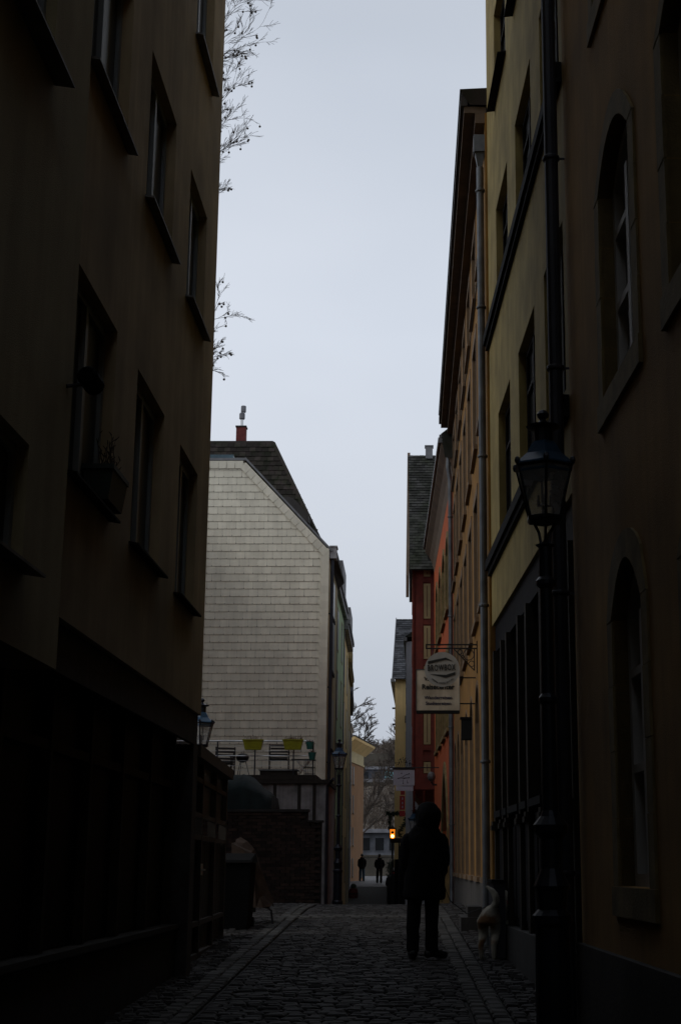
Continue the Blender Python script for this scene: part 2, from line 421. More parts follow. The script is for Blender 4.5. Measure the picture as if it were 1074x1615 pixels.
def facade_mesh(W, a0, a1, z0, z1, ops, reveal, body, mb=None):
    """ops: dict(a0,a1,z0,z1,rise,kind) ; z1 is the top of the opening incl. arch"""
    mb = mb or MB()
    A = sorted({a0, a1, *[v for o in ops for v in (o['a0'], o['a1'])]}); Z = sorted({z0, z1, *[v for o in ops for v in (o['z0'], o['z1'])]})
    A = [a for a in A if a0-1e-6 <= a <= a1+1e-6]; Z = [z for z in Z if z0-1e-6 <= z <= z1+1e-6]
    def quad(p): mb.add(p, [tuple(range(len(p)))])
    for i in range(len(A)-1):
        for j in range(len(Z)-1):
            ca, cz = (A[i]+A[i+1])/2, (Z[j]+Z[j+1])/2
            if any(o['a0'] < ca < o['a1'] and o['z0'] < cz < o['z1'] for o in ops): continue
            quad([W.P(A[i],0,Z[j]), W.P(A[i+1],0,Z[j]), W.P(A[i+1],0,Z[j+1]), W.P(A[i],0,Z[j+1])][::-1])
    for o in ops:
        x0, x1, y0, y1 = o['a0'], o['a1'], o['z0'], o['z1']; r = o.get('rise', 0)
        top = arch_pts(x0, x1, y1-r, r, o.get('kind', 'seg')) if r else [(x0, y1), (x1, y1)]
        loop = [(x0, y0)] + top + [(x1, y0)]
        for (p, q) in zip(loop, loop[1:]+loop[:1]):
            quad([W.P(p[0],0,p[1]), W.P(q[0],0,q[1]), W.P(q[0],-reveal,q[1]), W.P(p[0],-reveal,p[1])])
        if r:
            mid = len(top)//2
            for (p, q) in zip(top[:mid+1], top[1:mid+1]): quad([W.P(x0,0,y1), W.P(p[0],0,p[1]), W.P(q[0],0,q[1])])
            for (p, q) in zip(top[mid:], top[mid+1:]): quad([W.P(x1,0,y1), W.P(p[0],0,p[1]), W.P(q[0],0,q[1])])
    # body behind the facade: thin inner skin just behind the reveals is closed by a dark box
    quad([W.P(a0,0,z0), W.P(a0,-body,z0), W.P(a0,-body,z1), W.P(a0,0,z1)]); quad([W.P(a1,0,z0), W.P(a1,0,z1), W.P(a1,-body,z1), W.P(a1,-body,z0)])
    quad([W.P(a0,-body,z0), W.P(a1,-body,z0), W.P(a1,-body,z1), W.P(a0,-body,z1)])
    quad([W.P(a0,0,z1), W.P(a0,-body,z1), W.P(a1,-body,z1), W.P(a1,0,z1)]); quad([W.P(a0,0,z0), W.P(a1,0,z0), W.P(a1,-body,z0), W.P(a0,-body,z0)])
    return mb

WC = {}
def window(root, W, o, reveal, frame=M_greyframe, fw=.06, mull=(.5,), trans=(), sill=None, fd=.02, sillout=.08, glass=M_glass, setback=None, curtain=True):
    """window frame as a part, its panes and sill as sub-parts"""
    a0, a1, z0, z1 = o['a0'], o['a1'], o['z0'], o['z1']; r = o.get('rise', 0); w_, h = a1-a0, z1-z0
    key = (round(w_,2), round(h,2), round(r,2), frame.name, fw, mull, trans, sill.name if sill else '', reveal, fd)
    if key not in WC:
        d0, d1 = -.035, fd; f = MB(); g = MB(); zt = h-r
        f.box(0, fw, d0, d1, 0, zt); f.box(w_-fw, w_, d0, d1, 0, zt); f.box(fw, w_-fw, d0, d1, 0, fw)
        if r:
            ap = arch_pts(0, w_, zt, r, o.get('kind', 'seg')); ip = arch_pts(fw, w_-fw, zt, r-fw, o.get('kind', 'seg'))
            for i in range(len(ap)-1):
                f.prism([ap[i], ap[i+1], ip[i+1], ip[i]], d0, d1, lambda u, v, d: (u, d, v))
            g.prism([(fw*.5, .01)] + arch_pts(fw*.5, w_-fw*.5, zt, r-fw*.5, o.get('kind', 'seg')) + [(w_-fw*.5, .01)], -.02, -.012, lambda u, v, d: (u, d, v))
        else:
            f.box(fw, w_-fw, d0, d1, h-fw, h); g.box(fw*.5, w_-fw*.5, -.02, -.012, fw*.5, h-fw*.5)
        for m_ in mull: f.box(w_*m_-fw*.55, w_*m_+fw*.55, d0+.003, d1+.012, fw, (zt if r else h-fw))
        for t_ in trans: f.box(fw, w_-fw, d0+.006, d1+.004, h*t_-fw*.35, h*t_+fw*.35)
        sm = None
        if sill:
            q = MB(); e = .05; y1 = reveal+sillout
            q.add([(-e,-.0,-.02),(w_+e,-.0,-.02),(w_+e,y1,-.053),(-e,y1,-.053),(-e,0,.005),(w_+e,0,.005),(w_+e,y1,-.035),(-e,y1,-.035)],
                  [(0,3,2,1),(4,5,6,7),(0,1,5,4),(1,2,6,5),(2,3,7,6),(3,0,4,7)])
            sm = q.mesh('sill', sill)
        WC[key] = (f.mesh('window_frame', frame), g.mesh('pane', glass), sm)
    fm, gm, sm = WC[key]
    sb = setback if setback is not None else reveal
    fo = link('window', fm, root, mtx=W.M(a0, -sb+.04, z0))
    sub('pane', gm, fo)
    if sm: sub('sill', sm, fo)
    return fo

def surround(root, W, o, wd=.18, proud=.025, m=M_stone, sill_h=.16, name='stone_surround', sillproud=None, blocks=True, inner=0):
    """stone blocks round an opening: jambs, arch or lintel, sill; each block a piece"""
    a0, a1, z0, z1 = o['a0'], o['a1'], o['z0'], o['z1']; r = o.get('rise', 0); zt = z1-r
    mb = MB(); pr = proud; g = .006 if blocks else 0
    n = max(1, int(round((zt-z0)/.42))) if blocks else 1
    if inner:
        W.box(mb, a0+.001, a0+.012, -inner, -.001, z0, zt); W.box(mb, a1-.012, a1-.001, -inner, -.001, z0, zt)
        if r:
            q1 = arch_pts(a0+.013, a1-.013, zt, r-.012, o.get('kind','seg'), 10); q2 = arch_pts(a0+.001, a1-.001, zt, r-.001, o.get('kind','seg'), 10)
            for i in range(10): mb.prism([q1[i], q1[i+1], q2[i+1], q2[i]], -inner, -.001, lambda u, v, d: W.P(u, d, v))
        else: W.box(mb, a0+.013, a1-.013, -inner, -.001, z1-.012, z1-.001)
    for (x0, x1) in ((a0-wd, a0), (a1, a1+wd)):
        for k in range(n):
            za = z0+(zt-z0)*k/n; zb = z0+(zt-z0)*(k+1)/n-g
            W.box(mb, x0, x1, -.12, pr - .003*(k % 2), za, zb)
    if r:
        ip = arch_pts(a0, a1, zt, r, o.get('kind','seg'), 10); op = arch_pts(a0-wd, a1+wd, zt, r+wd, o.get('kind','seg'), 10)
        for i in range(10):
            p, q, a, b = ip[i], ip[i+1], op[i], op[i+1]
            mb.prism([p, q, b, a], -.12, pr, lambda u, v, d: W.P(u, d, v))
    else: W.box(mb, a0-wd, a1+wd, -.12, pr+.004, z1, z1+wd)
    if sill_h: W.box(mb, a0-wd-.02, a1+wd+.02, -.12, (sillproud or pr+.05), z0-sill_h, z0-.003)
    return part(name, mb, m, root)

def building(name, label, W, z0, z1, ops, m, reveal=.2, body=7, a0=0, a1=None, cat='building', group=None):
    a1 = W.len if a1 is None else a1
    c = W.P((a0+a1)/2, -body/2, z0)
    root = thing(name, label, cat, c, group)
    mb = facade_mesh(W, a0, a1, z0, z1, ops, reveal, body)
    o = part('wall', mb, m, root)
    # dark interior backing
    ib = MB(); W.box(ib, a0+.02, a1-.02, -body+.02, -reveal-.06, z0+.02, z1-.02)
    if ops: part('interior', ib, M_shop, root)
    return root

def op(W, ya, yb, z0, z1, rise=0, kind='seg'):
    a, b = W.span(ya, yb); return dict(a0=a, a1=b, z0=z0, z1=z1, rise=rise, kind=kind)

def downpipe(root, pts, r, m, clamps=(), hopper=None, name='downpipe', wall=(.06,0)):
    mb = MB().tube(pts, r, 12)
    o = part(name, mb, m, root, smooth=False)
    for zc in clamps:
        # clamp ring and a stay to the wall
        for p, q in zip(pts, pts[1:]):
            if min(p[2], q[2]) <= zc <= max(p[2], q[2]) and abs(p[2]-q[2]) > .3:
                c = (p[0], p[1])
                cm = MB().lathe([(r+.012, zc-.02), (r+.018, zc-.01), (r+.018, zc+.01), (r+.012, zc+.02)], 12, c)
                cm.box(c[0], c[0]+wall[0]+r, c[1]-.008, c[1]+.008, zc-.008, zc+.008)
                part('pipe_clamp', cm, m, root)
    return o

# ---- left building: upper part carried over a recessed ground floor
WL = Wall((-2.453, 16.42), (-2.41, 9.0))
ops = []
rowsL = [(4.27, 5.76), (7.35, 8.75), (10.33, 11.8), (13.33, 14.8)]
colsL = [(14.33, 15.56), (12.0, 13.38), (9.72, 11.12)]
for (za, zb) in rowsL:
    for (ya, yb) in colsL: ops.append(op(WL, ya, yb, za, zb))
left = building('rendered_building', 'dark brown grey rendered building on the left, deep windows, upper floors jutting over the lane', WL, 3.26, 16.6, ops, M_leftwall, reveal=.15, body=6)
for o in ops: window(left, WL, o, .15, M_greyframe, fw=.07, mull=(.5,), sill=M_sill if o['z0'] > 6 else M_darksill, sillout=.045)
WN = Wall((-2.32, 9.36), (-2.28, -16))
opn = []
for (ya, yb) in ((7.2, 8.42), (3.4, 4.7), (-1, .3)):
    for (za, zb) in ((3.33, 4.06), (6.45, 7.7), (9.5, 10.8)): opn.append(op(WN, ya, yb, za, zb))
near = building('roughcast_stair_wing', 'grey roughcast wing nearest on the left, standing proud of the brown wall', WN, 2.86, 16.4, opn, M_leftwall2, reveal=.13, body=6)
for o in opn: window(near, WN, o, .13, M_greyframe, fw=.06, sill=M_sill, sillout=.09)
# roof slabs
part('roof', MB().box(-8.6, -2.15, 9.2, 16.6, 16.6, 16.85), M_eavesdk, left); part('roof', MB().box(-8.4, -2.1, -16.2, 9.3, 16.4, 16.7), M_eavesdk, near)
# beam and soffit band below the upper floors
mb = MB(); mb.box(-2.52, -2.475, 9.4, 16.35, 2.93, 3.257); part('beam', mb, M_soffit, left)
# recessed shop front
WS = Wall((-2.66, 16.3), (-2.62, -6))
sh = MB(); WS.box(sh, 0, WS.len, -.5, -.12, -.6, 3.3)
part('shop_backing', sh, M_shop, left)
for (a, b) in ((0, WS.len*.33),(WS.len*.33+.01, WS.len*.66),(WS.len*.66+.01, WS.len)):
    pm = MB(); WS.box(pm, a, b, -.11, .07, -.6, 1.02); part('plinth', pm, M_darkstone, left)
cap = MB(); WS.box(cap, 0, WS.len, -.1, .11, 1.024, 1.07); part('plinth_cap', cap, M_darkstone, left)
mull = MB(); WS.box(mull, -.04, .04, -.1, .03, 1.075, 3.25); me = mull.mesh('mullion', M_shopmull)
ya = [15.9, 14.55, 13.2, 11.9, 10.6, 9.3, 8.0, 6.7]
for y_ in ya:
    o = bpy.data.objects.new('mullion', me); COL.objects.link(o); o.parent = left; o.matrix_parent_inverse = wm(left).inverted(); o.matrix_basis = Matrix.Translation(WS.P(WS.sY(y_),0,0)-WS.P(0,0,0))
for p, q in zip(ya, ya[1:]):
    a, b = WS.span(p, q); g = MB(); WS.box(g, a+.05, b-.05, -.06, -.05, 1.08, 3.2); part('shop_pane', g, M_shopglass, left)
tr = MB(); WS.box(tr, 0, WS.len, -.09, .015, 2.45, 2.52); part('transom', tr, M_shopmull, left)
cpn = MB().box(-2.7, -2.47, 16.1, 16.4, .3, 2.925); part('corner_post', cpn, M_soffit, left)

# ---- right: brown building (nearest), beige building
W1 = Wall((2.56, -14), (1.262, 12.42)); W1 = Wall((1.15-.049*(-14-14.7), -14), (1.15-.049*(12.42-14.7), 12.42))
oa = [op(W1, 9.42, 10.66, 5.05, 6.98, .3), op(W1, 9.5, 10.6, 1.52, 3.72, .35), op(W1, 6.6, 8.3, 5.0, 6.98, .3), op(W1, 6.7, 8.2, 1.52, 3.72, .35),
      op(W1, 9.42, 10.66, 8.3, 10.2, .3), op(W1, 6.6, 8.2, 8.3, 10.2, .3), op(W1, 3.4, 4.9, 5.0, 6.98, .3), op(W1, 3.4, 4.9, 1.5, 3.72, .35)]
bA = building('brown_plaster_building', 'ochre brown plastered building at the right edge with arched stone-framed windows', W1, -1.0, 15.5, oa, M_brown, reveal=.19, body=7)
for i, o in enumerate(oa):
    window(bA, W1, o, .19, M_white, fw=.085, mull=(.5,), trans=(.36, .66), setback=.2, fd=.06)
    surround(bA, W1, o, .19, .018, M_stone, sill_h=.2, sillproud=.03)
pm = MB(); W1.box(pm, 0, W1.len-.05, .003, .06, -1, 1.06); part('plinth', pm, M_darkstone, bA)
part('roof', MB().box(1.0, 9, -14, 12.3, 15.51, 15.8), M_eavesdk, bA)

W2 = Wall((1.262, 12.424), (.90, 19.8))
ob = []
colsB = [(17.2, 18.64), (14.76, 16.28), (12.62, 13.96)]
for (ya_, yb_) in colsB:
    ob += [op(W2, ya_, yb_, 5.78, 7.4), op(W2, ya_, yb_, 8.98, 10.28), op(W2, ya_, yb_, 11.8, 13.2), op(W2, ya_, yb_, 14.6, 15.8)]
bB = building('beige_plaster_building', 'beige yellow plastered building with dark string courses above a black shopfront, right side', W2, 4.78, 17.2, ob, M_beige, reveal=.15, body=7)
for o in ob:
    window(bB, W2, o, .15, M_darkframe, fw=.07, mull=(.5,), trans=(.68,), sill=M_darksill if o['z0'] > 11 else None, sillout=.07)
for i, z_ in enumerate((5.54, 8.76)):
    c = MB(); W2.box(c, .02, W2.len+.05, .003, .085, z_, z_+.13); W2.box(c, .02, W2.len+.05, .003, .05, z_-.07, z_-.003); part('string_course', c, M_darksill, bB)
part('roof', MB().box(.6, 8, 12.4, 20.0, 17.21, 17.5), M_eavesdk, bB)
# shopfront
sh = MB(); W2.box(sh, .02, W2.len, -6, -.2, -.4, 4.775); part('shop_backing', sh, M_shop, bB)
lf = MB(); W2.box(lf, .04, W2.len-.02, -.19, -.04, 4.42, 4.777); part('fascia', lf, M_shop, bB)
cols = [12.75, 13.95, 14.7, 15.95, 16.75, 18.0, 18.65, 19.62]
pil = MB(); W2.box(pil, -.09, .09, -.18, .0, 0, 4.415); 
for y_ in cols:
    s_ = W2.sY(y_); q = MB(); wd = .075
    W2.box(q, s_-wd, s_+wd, -.18, .01, gz(y_)-.1, 4.415); part('pilaster', q, M_shopmull, bB)
    c = MB(); W2.box(c, s_-.1, s_+.1, -.02, .06, 2.1, 2.16); W2.box(c, s_-.085, s_+.085, -.02, .045, 2.16, 2.21); part('pilaster_cap', c, M_shopmull, bB)
for p, q in zip(cols, cols[1:]):
    a, b = W2.span(p, q); a += .08; b -= .08
    g = MB(); W2.box(g, a, b, -.13, -.12, 2.36, 4.41); part('shop_pane', g, M_shopglass, bB)
    s_ = MB(); W2.box(s_, a, b, -.14, .03, 2.25, 2.33); part('shop_sill', s_, M_darksill, bB)
    for k in range(max(1, int(round((b-a)/.34)))):
        n_ = max(1, int(round((b-a)/.34))); u0 = a+(b-a)*k/n_; u1 = a+(b-a)*(k+1)/n_
        pb = MB(); W2.box(pb, u0+.02, u1-.02, -.15, -.05, 1.0, 2.2); W2.box(pb, u0+.05, u1-.05, -.05, -.035, 1.08, 2.1); part('panel', pb, M_shop, bB)
st = MB(); W2.box(st, .03, W2.len-.02, -.16, .05, -.2, .98); part('plinth', st, M_darkstone, bB)
downpipe(bB, [W2.P(.0, .12, -.2), W2.P(.0, .12, 17.0)], .062, M_darkpipe, clamps=(1.6, 3.9, 5.9, 7.9, 9.6, 11.5), wall=(.08, 0))

# ---- ochre building
W3 = Wall((.87, 19.82), (.699, 35.98))
oc = []; cc = [(20.75+2.28*k, 20.75+2.28*k+1.25) for k in range(7)]
for (ya_, yb_) in cc:
    oc += [op(W3, ya_, yb_, 5.42, 7.42), op(W3, ya_, yb_, 8.2, 10.1), op(W3, ya_, yb_, 10.75, 11.95)]
    if ya_ < 34.6: oc.append(op(W3, ya_, yb_, 1.5, 4.45, .55))
bC = building('ochre_building', 'ochre yellow building with deep projecting eaves and brown framed windows, middle of the right side', W3, -.2, 12.35, oc, M_ochre, reveal=.22, body=7)
M_sur2 = mat('brown grey painted surround', (.17, .11, .06), .8, var=.15, scale=5)
for o in oc:
    window(bC, W3, o, .22, M_darkframe, fw=.07, mull=(.5,), trans=(.66,), setback=.14)
    surround(bC, W3, o, .14 if not o['rise'] else .07, .012, M_sur2, sill_h=.08, blocks=False, inner=.2)
bs = MB(); W3.box(bs, .03, W3.len, .003, .02, -.2, 1.42); part('plinth', bs, mat('grey plinth', (.06,.055,.05), .9), bC)
ev = MB(); W3.box(ev, .02, W3.len-.02, -.02, .3, 12.36, 12.46); W3.box(ev, .02, W3.len-.02, -.02, .14, 12.2, 12.356); part('soffit', ev, M_eaves, bC)
gt = MB(); W3.box(gt, .0, W3.len, .25, .35, 12.465, 12.62); W3.box(gt, .0, W3.len, .23, .335, 12.624, 12.71); part('gutter', gt, M_eavesdk, bC)
rf = MB(); rf.add([W3.P(-.02,.36,12.72), W3.P(W3.len+.02,.36,12.72), W3.P(W3.len+.02,-3.6,12.95), W3.P(-.02,-3.6,12.95), W3.P(-.02,-7,12.8), W3.P(W3.len+.02,-7,12.8), W3.P(-.02,-7,12.36), W3.P(W3.len+.02,-7,12.36), W3.P(-.02,.22,12.47), W3.P(W3.len+.02,.22,12.47)],
   [(0,1,2,3),(3,2,5,4),(0,3,4,6,8),(1,9,7,5,2)]); part('roof', rf, M_rooftile, bC)
hp = MB(); hp.lathe([(.045,11.55),(.09,11.75),(.1,11.78)],4,(.80,20.0),PI/4); hp.box(.71,.90,19.9,20.1,11.785,12.05); part('rain_hopper', hp, M_pipe, bC)
downpipe(bC, [(.80,20.0,0.55),(.80,20.0,11.57)], .052, M_pipe, clamps=(3.0,5.1,7.2,9.4,11.2), wall=(.03,0))
# ---- red orange building
W4 = Wall((.70, 36.0), (.31, 49.0))
od = []
for (ya_, yb_) in ((38.5,39.9),(40.8,42.3),(43.4,44.8),(45.9,47.2)):
    od += [op(W4, ya_, yb_, 8.25, 10.25, .35), op(W4, ya_, yb_, 5.1, 7.1)]
gate = op(W4, 39.2, 42.6, .55, 4.1, 1.5, 'gothic'); od.append(gate)
bD = building('red_orange_building', 'red orange plastered building with curved eaves and pointed stone gateway', W4, -.2, 11.55, od, M_orange, reveal=.25, body=7)
for o in od[:-1]:
    window(bD, W4, o, .25, M_darkframe, fw=.07, mull=(.5,), trans=(.66,), setback=.15); surround(bD, W4, o, .17, .03, M_stone, sill_h=.1, blocks=False, inner=.2)
surround(bD, W4, gate, .3, .05, M_stone, sill_h=0)
gd = MB(); W4.box(gd, gate['a0'], gate['a1'], -.24, -.2, .5, 4.1)
for k in range(9):
    u0 = gate['a0']+.38*k; 
    if u0+.36 < gate['a1']: W4.box(gd, u0+.01, u0+.36, -.2, -.17, .52, 3.6)
part('gate_leaf', gd, M_gate, bD)
for (ya_, yb_) in ((38.4,39.15),(42.7,43.5)):
    a, b = W4.span(ya_, yb_); q = MB(); W4.box(q, a, b, .004, .16, -.1, 1.95); W4.box(q, a-.05, b+.05, .004, .22, 1.953, 2.15); part('gate_pier', q, M_stone, bD)
# coved eaves, stepping out
ev = MB(); poly = [(0,11.2),(.06,11.5),(.16,11.72),(.3,11.88),(.3,11.98),(0,11.98)]
ev.prism(poly, 0.02, W4.len-.02, lambda n_, z_, a_: W4.P(a_, n_+.003, z_)); part('soffit', ev, M_eaves, bD)
gt = MB(); W4.box(gt, 0, W4.len, .26, .37, 11.99, 12.12); W4.box(gt, 0, W4.len, .22, .34, 12.125, 12.2); part('gutter', gt, M_gutter, bD)
rf = MB(); rf.add([W4.P(0,.3,12.22), W4.P(W4.len,.3,12.22), W4.P(W4.len,-3.4,15.2), W4.P(0,-3.4,15.2), W4.P(0,-7,12.3), W4.P(W4.len,-7,12.3), W4.P(0,.2,11.6), W4.P(W4.len,.2,11.6), W4.P(0,-7,11.5), W4.P(W4.len,-7,11.5)],
   [(0,1,2,3),(3,2,5,4),(0,3,4,8,6),(1,7,9,5,2)]); part('roof', rf, M_roofslate, bD)
hp = MB(); hp.lathe([(.05,11.75),(.11,12.0)],4,(.60,36.1),PI/4); hp.box(.5,.7,36.0,36.2,12.003,12.22); part('rain_hopper', hp, M_gutter, bD)
downpipe(bD, [(.63,36.1,.8),(.63,36.1,11.0),(.58,36.1,11.35),(.6,36.1,11.78)], .055, M_pipe, clamps=(2.6,4.9,7.6,10.1), wall=(.05,0))
hr = MB().tube([(.62,36.6,1.75),(.3,37.4,1.35),(.28,37.4,.7)], .022, 6); part('handrail', hr, M_iron, bD)
hn = MB()   # small knob lamp on the red wall
wl = thing('wall_lamp', 'small round grey wall lamp on red orange house beside half-timbered corner', 'wall lamp', (.28, 47.0, 4.2))
part('lamp_head', MB().ball((.2,47.0,4.35),.13,10,6,(1,1,1.2)), M_gutter, wl); part('wall_arm', MB().tube([(.38,47,4.1),(.25,47,4.1),(.2,47,4.2)],.03,6), M_iron, wl)

# ---- half timbered red house, jettied
bE = thing('half_timbered_house', 'oxblood red half-timbered house with cream panels and a steep slate roof', 'house', (1.5, 53.5, .2))
M_sidewall = M_panel
part('wall', MB().box(-.40, 6.5, 50.03, 57, 4.1, 11.6), M_redwood, bE)
part('ground_floor_wall', MB().box(.02, 6.5, 50.4, 57, -.2, 4.095), M_stone, bE)
def vpost(x0, x1, z0, z1, y0=49.975): part('timber_post', MB().box(x0, x1, y0, 50.028, z0, z1), M_redwood, bE)
for (x0, x1) in ((-.43,-.37),(-.30,-.06),(.20,.44)): vpost(x0, x1, 4.1, 11.5)
for z_ in (4.1, 5.03, 5.38, 8.23, 9.6, 11.05):
    part('timber_rail', MB().box(-.06, .2, 49.982, 50.026, z_, z_+.17 if z_ > 4.2 else 4.6), M_redwood, bE)
# painted cream infill panels
for (za, zb) in ((4.62,5.02),(5.56,6.8),(7.0,8.2),(8.42,9.58),(9.79,11.03),(11.24,11.5)):
    q = MB().box(-.045, .185, 49.995, 50.024, za+.02, zb-.02); part('infill_panel', q, M_panel, bE)
    q = MB().box(.05, .09, 49.989, 49.994, za+.09, zb-.09); part('panel_groove', q, M_sur2, bE)
# street side wall with slanting braces
for k, (za, zb) in enumerate(((4.3,6.0),(6.2,8.0),(8.2,9.8),(10.0,11.4))):
    for j in range(4):
        y0 = 50.25+j*1.55; q = MB().box(-.435, -.402, y0, y0+1.25, za, zb); part('infill_panel', q, M_panel, bE)
        br = MB(); br.add([(-.45,y0,za),(-.45,y0+.2,za),(-.45,y0+1.25,zb),(-.45,y0+1.05,zb),(-.437,y0,za),(-.437,y0+.2,za),(-.437,y0+1.25,zb),(-.437,y0+1.05,zb)],[(0,3,2,1),(4,5,6,7),(0,1,5,4),(1,2,6,5),(2,3,7,6),(3,0,4,7)]); part('timber_brace', br, M_redwood, bE)
jt = MB(); jt.add([(-.42,49.99,4.09),(.5,49.99,4.09),(.5,50.5,3.55),(.0,50.5,3.55),(-.42,57,4.09),(.0,57,3.55)],[(0,1,2,3),(0,3,5,4)]); part('jetty_soffit', jt, M_redwood, bE)
for k in range(3):
    x_ = -.36+.34*k; q = MB().tube([(x_,50.0,4.05),(x_,50.12,3.75),(x_,50.36,3.4)],.04,5); part('jetty_bracket', q, M_redwood, bE)
# roof slope facing the lane mouth, courses of slates
def slate_slope(root, P0, P1, P2, P3, cw, chh, m, name, limit=300, th=.02):
    """P0 bottom-left, P1 bottom-right, P2 top-right, P3 top-left"""
    P0, P1, P2, P3 = map(Vector, (P0, P1, P2, P3)); nrm = (P1-P0).cross(P3-P0).normalized()
    base = MB(); base.add([P0,P1,P2,P3],[(0,1,2,3)]); part('roof', base, M_slatejoint if m is M_slate else M_eavesdk, root)
    Lh = ((P3-P0).length+(P2-P1).length)/2; n = int(Lh/chh); it = []; pro = MB().box(-.5,.5,0,1,0,1)
    mb = pro
    for j in range(n):
        t0, t1 = j/n, (j+1)/n; A, B = P0.lerp(P3,t0), P1.lerp(P2,t0); up = (P0.lerp(P3,t1)-A)
        ww = (B-A).length; k = int(ww/cw); off = (j % 2)*.5
        for i in range(k+1):
            u0 = max(0, (i-off)*cw); u1 = min(ww, (i+1-off)*cw)
            if u1-u0 < .05: continue
            c = A + (B-A).normalized()*((u0+u1)/2) + nrm*(random.uniform(.0,.01))
            d = (B-A).normalized(); upd = (nrm.cross(d)).normalized(); lift = .03
            upv = (upd*chh*1.05 - nrm*lift)
            M = Matrix(((d.x*(u1-u0)*.96, upv.x, nrm.x*th, c.x+nrm.x*lift),(d.y*(u1-u0)*.96, upv.y, nrm.y*th, c.y+nrm.y*lift),(d.z*(u1-u0)*.96, upv.z, nrm.z*th, c.z+nrm.z*lift),(0,0,0,1)))
            it.append((0, M, -j))
    pieces(name, [pro], it, root, m, limit, name+'s')
slate_slope(bE, (-.52,49.7,11.42),(.62,49.7,11.42),(.5,52.6,16.25),(-.62,52.6,16.25),.2,.13,M_roofslate,'roof_slate',limit=120)
vb = MB(); vb.add([(-.64,49.5,10.45),(-.54,49.5,10.45),(-.64,52.7,16.2),(-.54,52.7,16.2),(-.64,49.5,11.2),(-.54,49.5,11.2),(-.64,52.7,16.4),(-.54,52.7,16.4)],[(0,1,3,2),(4,6,7,5),(0,2,6,4),(1,5,7,3),(0,4,5,1)]); part('bargeboard', vb, M_eaves, bE)
bk = MB().add([(-.6,52.6,16.25),(6.4,52.6,16.25),(6.4,56.5,11.5),(-.6,56.5,11.5)],[(0,3,2,1)]); part('roof', bk, M_eavesdk, bE)
bk = MB().add([(.5,49.9,11.5),(6.4,49.9,11.5),(6.4,52.6,16.25),(.5,52.6,16.25)],[(0,1,2,3)]); part('roof', bk, M_roofslate, bE)
part('chimney', MB().box(.02,.28,52.4,52.7,16.1,16.55).box(-.01,.31,52.38,52.72,16.553,16.6), M_gutter, bE)
# ---- grey house, pale yellow house
bF = thing('grey_plaster_house', 'narrow pale grey plastered house front seen edge-on between red house and pale yellow house', 'house', (2, 62, 0))
part('wall', MB().box(-.74, 6, 58, 74, -.5, 10.2), M_greyplaster, bF)
part('gutter', MB().box(-.84,-.70,57.9,74,10.21,10.36), M_gutter, bF)
part('roof', MB().add([(-.8,57.9,10.37),(-.8,74.0,10.37),(2.8,74.0,12.9),(2.8,57.9,12.9),(6,57.9,10.3),(6,74,10.3)],[(0,3,2,1),(2,3,4,5),(0,4,3),(1,2,5)]), M_roofslate, bF)
for k in range(4):
    for z_ in (5.2, 7.9):
        part('window', MB().box(-.765,-.742,59.2+k*3.6,60.5+k*3.6,z_,z_+1.6), M_glass, bF)
bG = thing('pale_yellow_house', 'pale yellow gabled house with steep slate roof at the far end of the right side', 'house', (3, 80, .3))
part('wall', MB().box(-1.5, 8, 75, 92, -.5, 10.8), M_pale, bG)
slate_slope(bG, (-1.62,74.7,10.75),(.6,74.7,10.75),(.6,78.2,14.35),(-1.5,78.2,14.35),.3,.16,M_roofslate2,'roof_slate',limit=150)
part('verge', MB().add([(-1.66,74.7,10.6),(-1.62,74.7,10.6),(-1.54,78.2,14.2),(-1.5,78.2,14.2),(-1.66,74.7,10.85),(-1.62,74.7,10.85),(-1.54,78.2,14.45),(-1.5,78.2,14.45)],[(0,1,3,2),(4,6,7,5),(0,2,6,4),(1,5,7,3),(0,4,5,1)]), M_gutter, bG)
part('roof', MB().add([(.6,74.7,10.75),(8,74.7,10.75),(8,78.2,14.35),(.6,78.2,14.35)],[(0,1,2,3)]), M_roofslate2, bG)
part('roof', MB().add([(-1.5,78.2,14.35),(8,78.2,14.35),(8,92,10.8),(-1.5,92,10.8)],[(0,1,2,3)]), M_roofslate2, bG)
part('gutter', MB().box(-1.72,-1.52,74.6,92,10.62,10.78), M_gutter, bG)
part('wall_box', MB().box(-1.0,-.86,74.9,74.996,8.6,8.95), M_iron, bG)
for z_ in (9.3, 8.5): part('rail_hook', MB().box(-1.64,-1.502,74.9,75.1,z_,z_+.07), M_iron, bG)
for k in range(3):
    for z_ in (2.6, 5.4, 8.0): part('window', MB().box(-1.525,-1.502,77+k*4.6,78.3+k*4.6,z_,z_+1.6), M_glass, bG)

# ---- left: slate gable house
bH = thing('slate_gable_house', 'tall house whose blank gable is clad in pale scalloped slates', 'house', (-7.5, 52.5, .25))
gable = [(-3.31,.0),(-3.27,12.15),(-6.28,15.36),(-12.0,15.36),(-12.0,.0)]
gm = MB(); gm.prism([(x, z) for x, z in gable], 50.05, 55.0, lambda u, v, d: (u, d, v)); part('wall', gm, M_cream, bH)
gm = MB(); gm.prism([(x-.02 if x > -4 else x, z-.02) for x, z in gable], 50.02, 50.048, lambda u, v, d: (u, d, v)); part('underlay', gm, M_slatejoint, bH)
def gable_right(z): return -3.31+.04*z/12.15 if z < 12.1 else -3.27-(z-12.15)*(3.01/3.21)
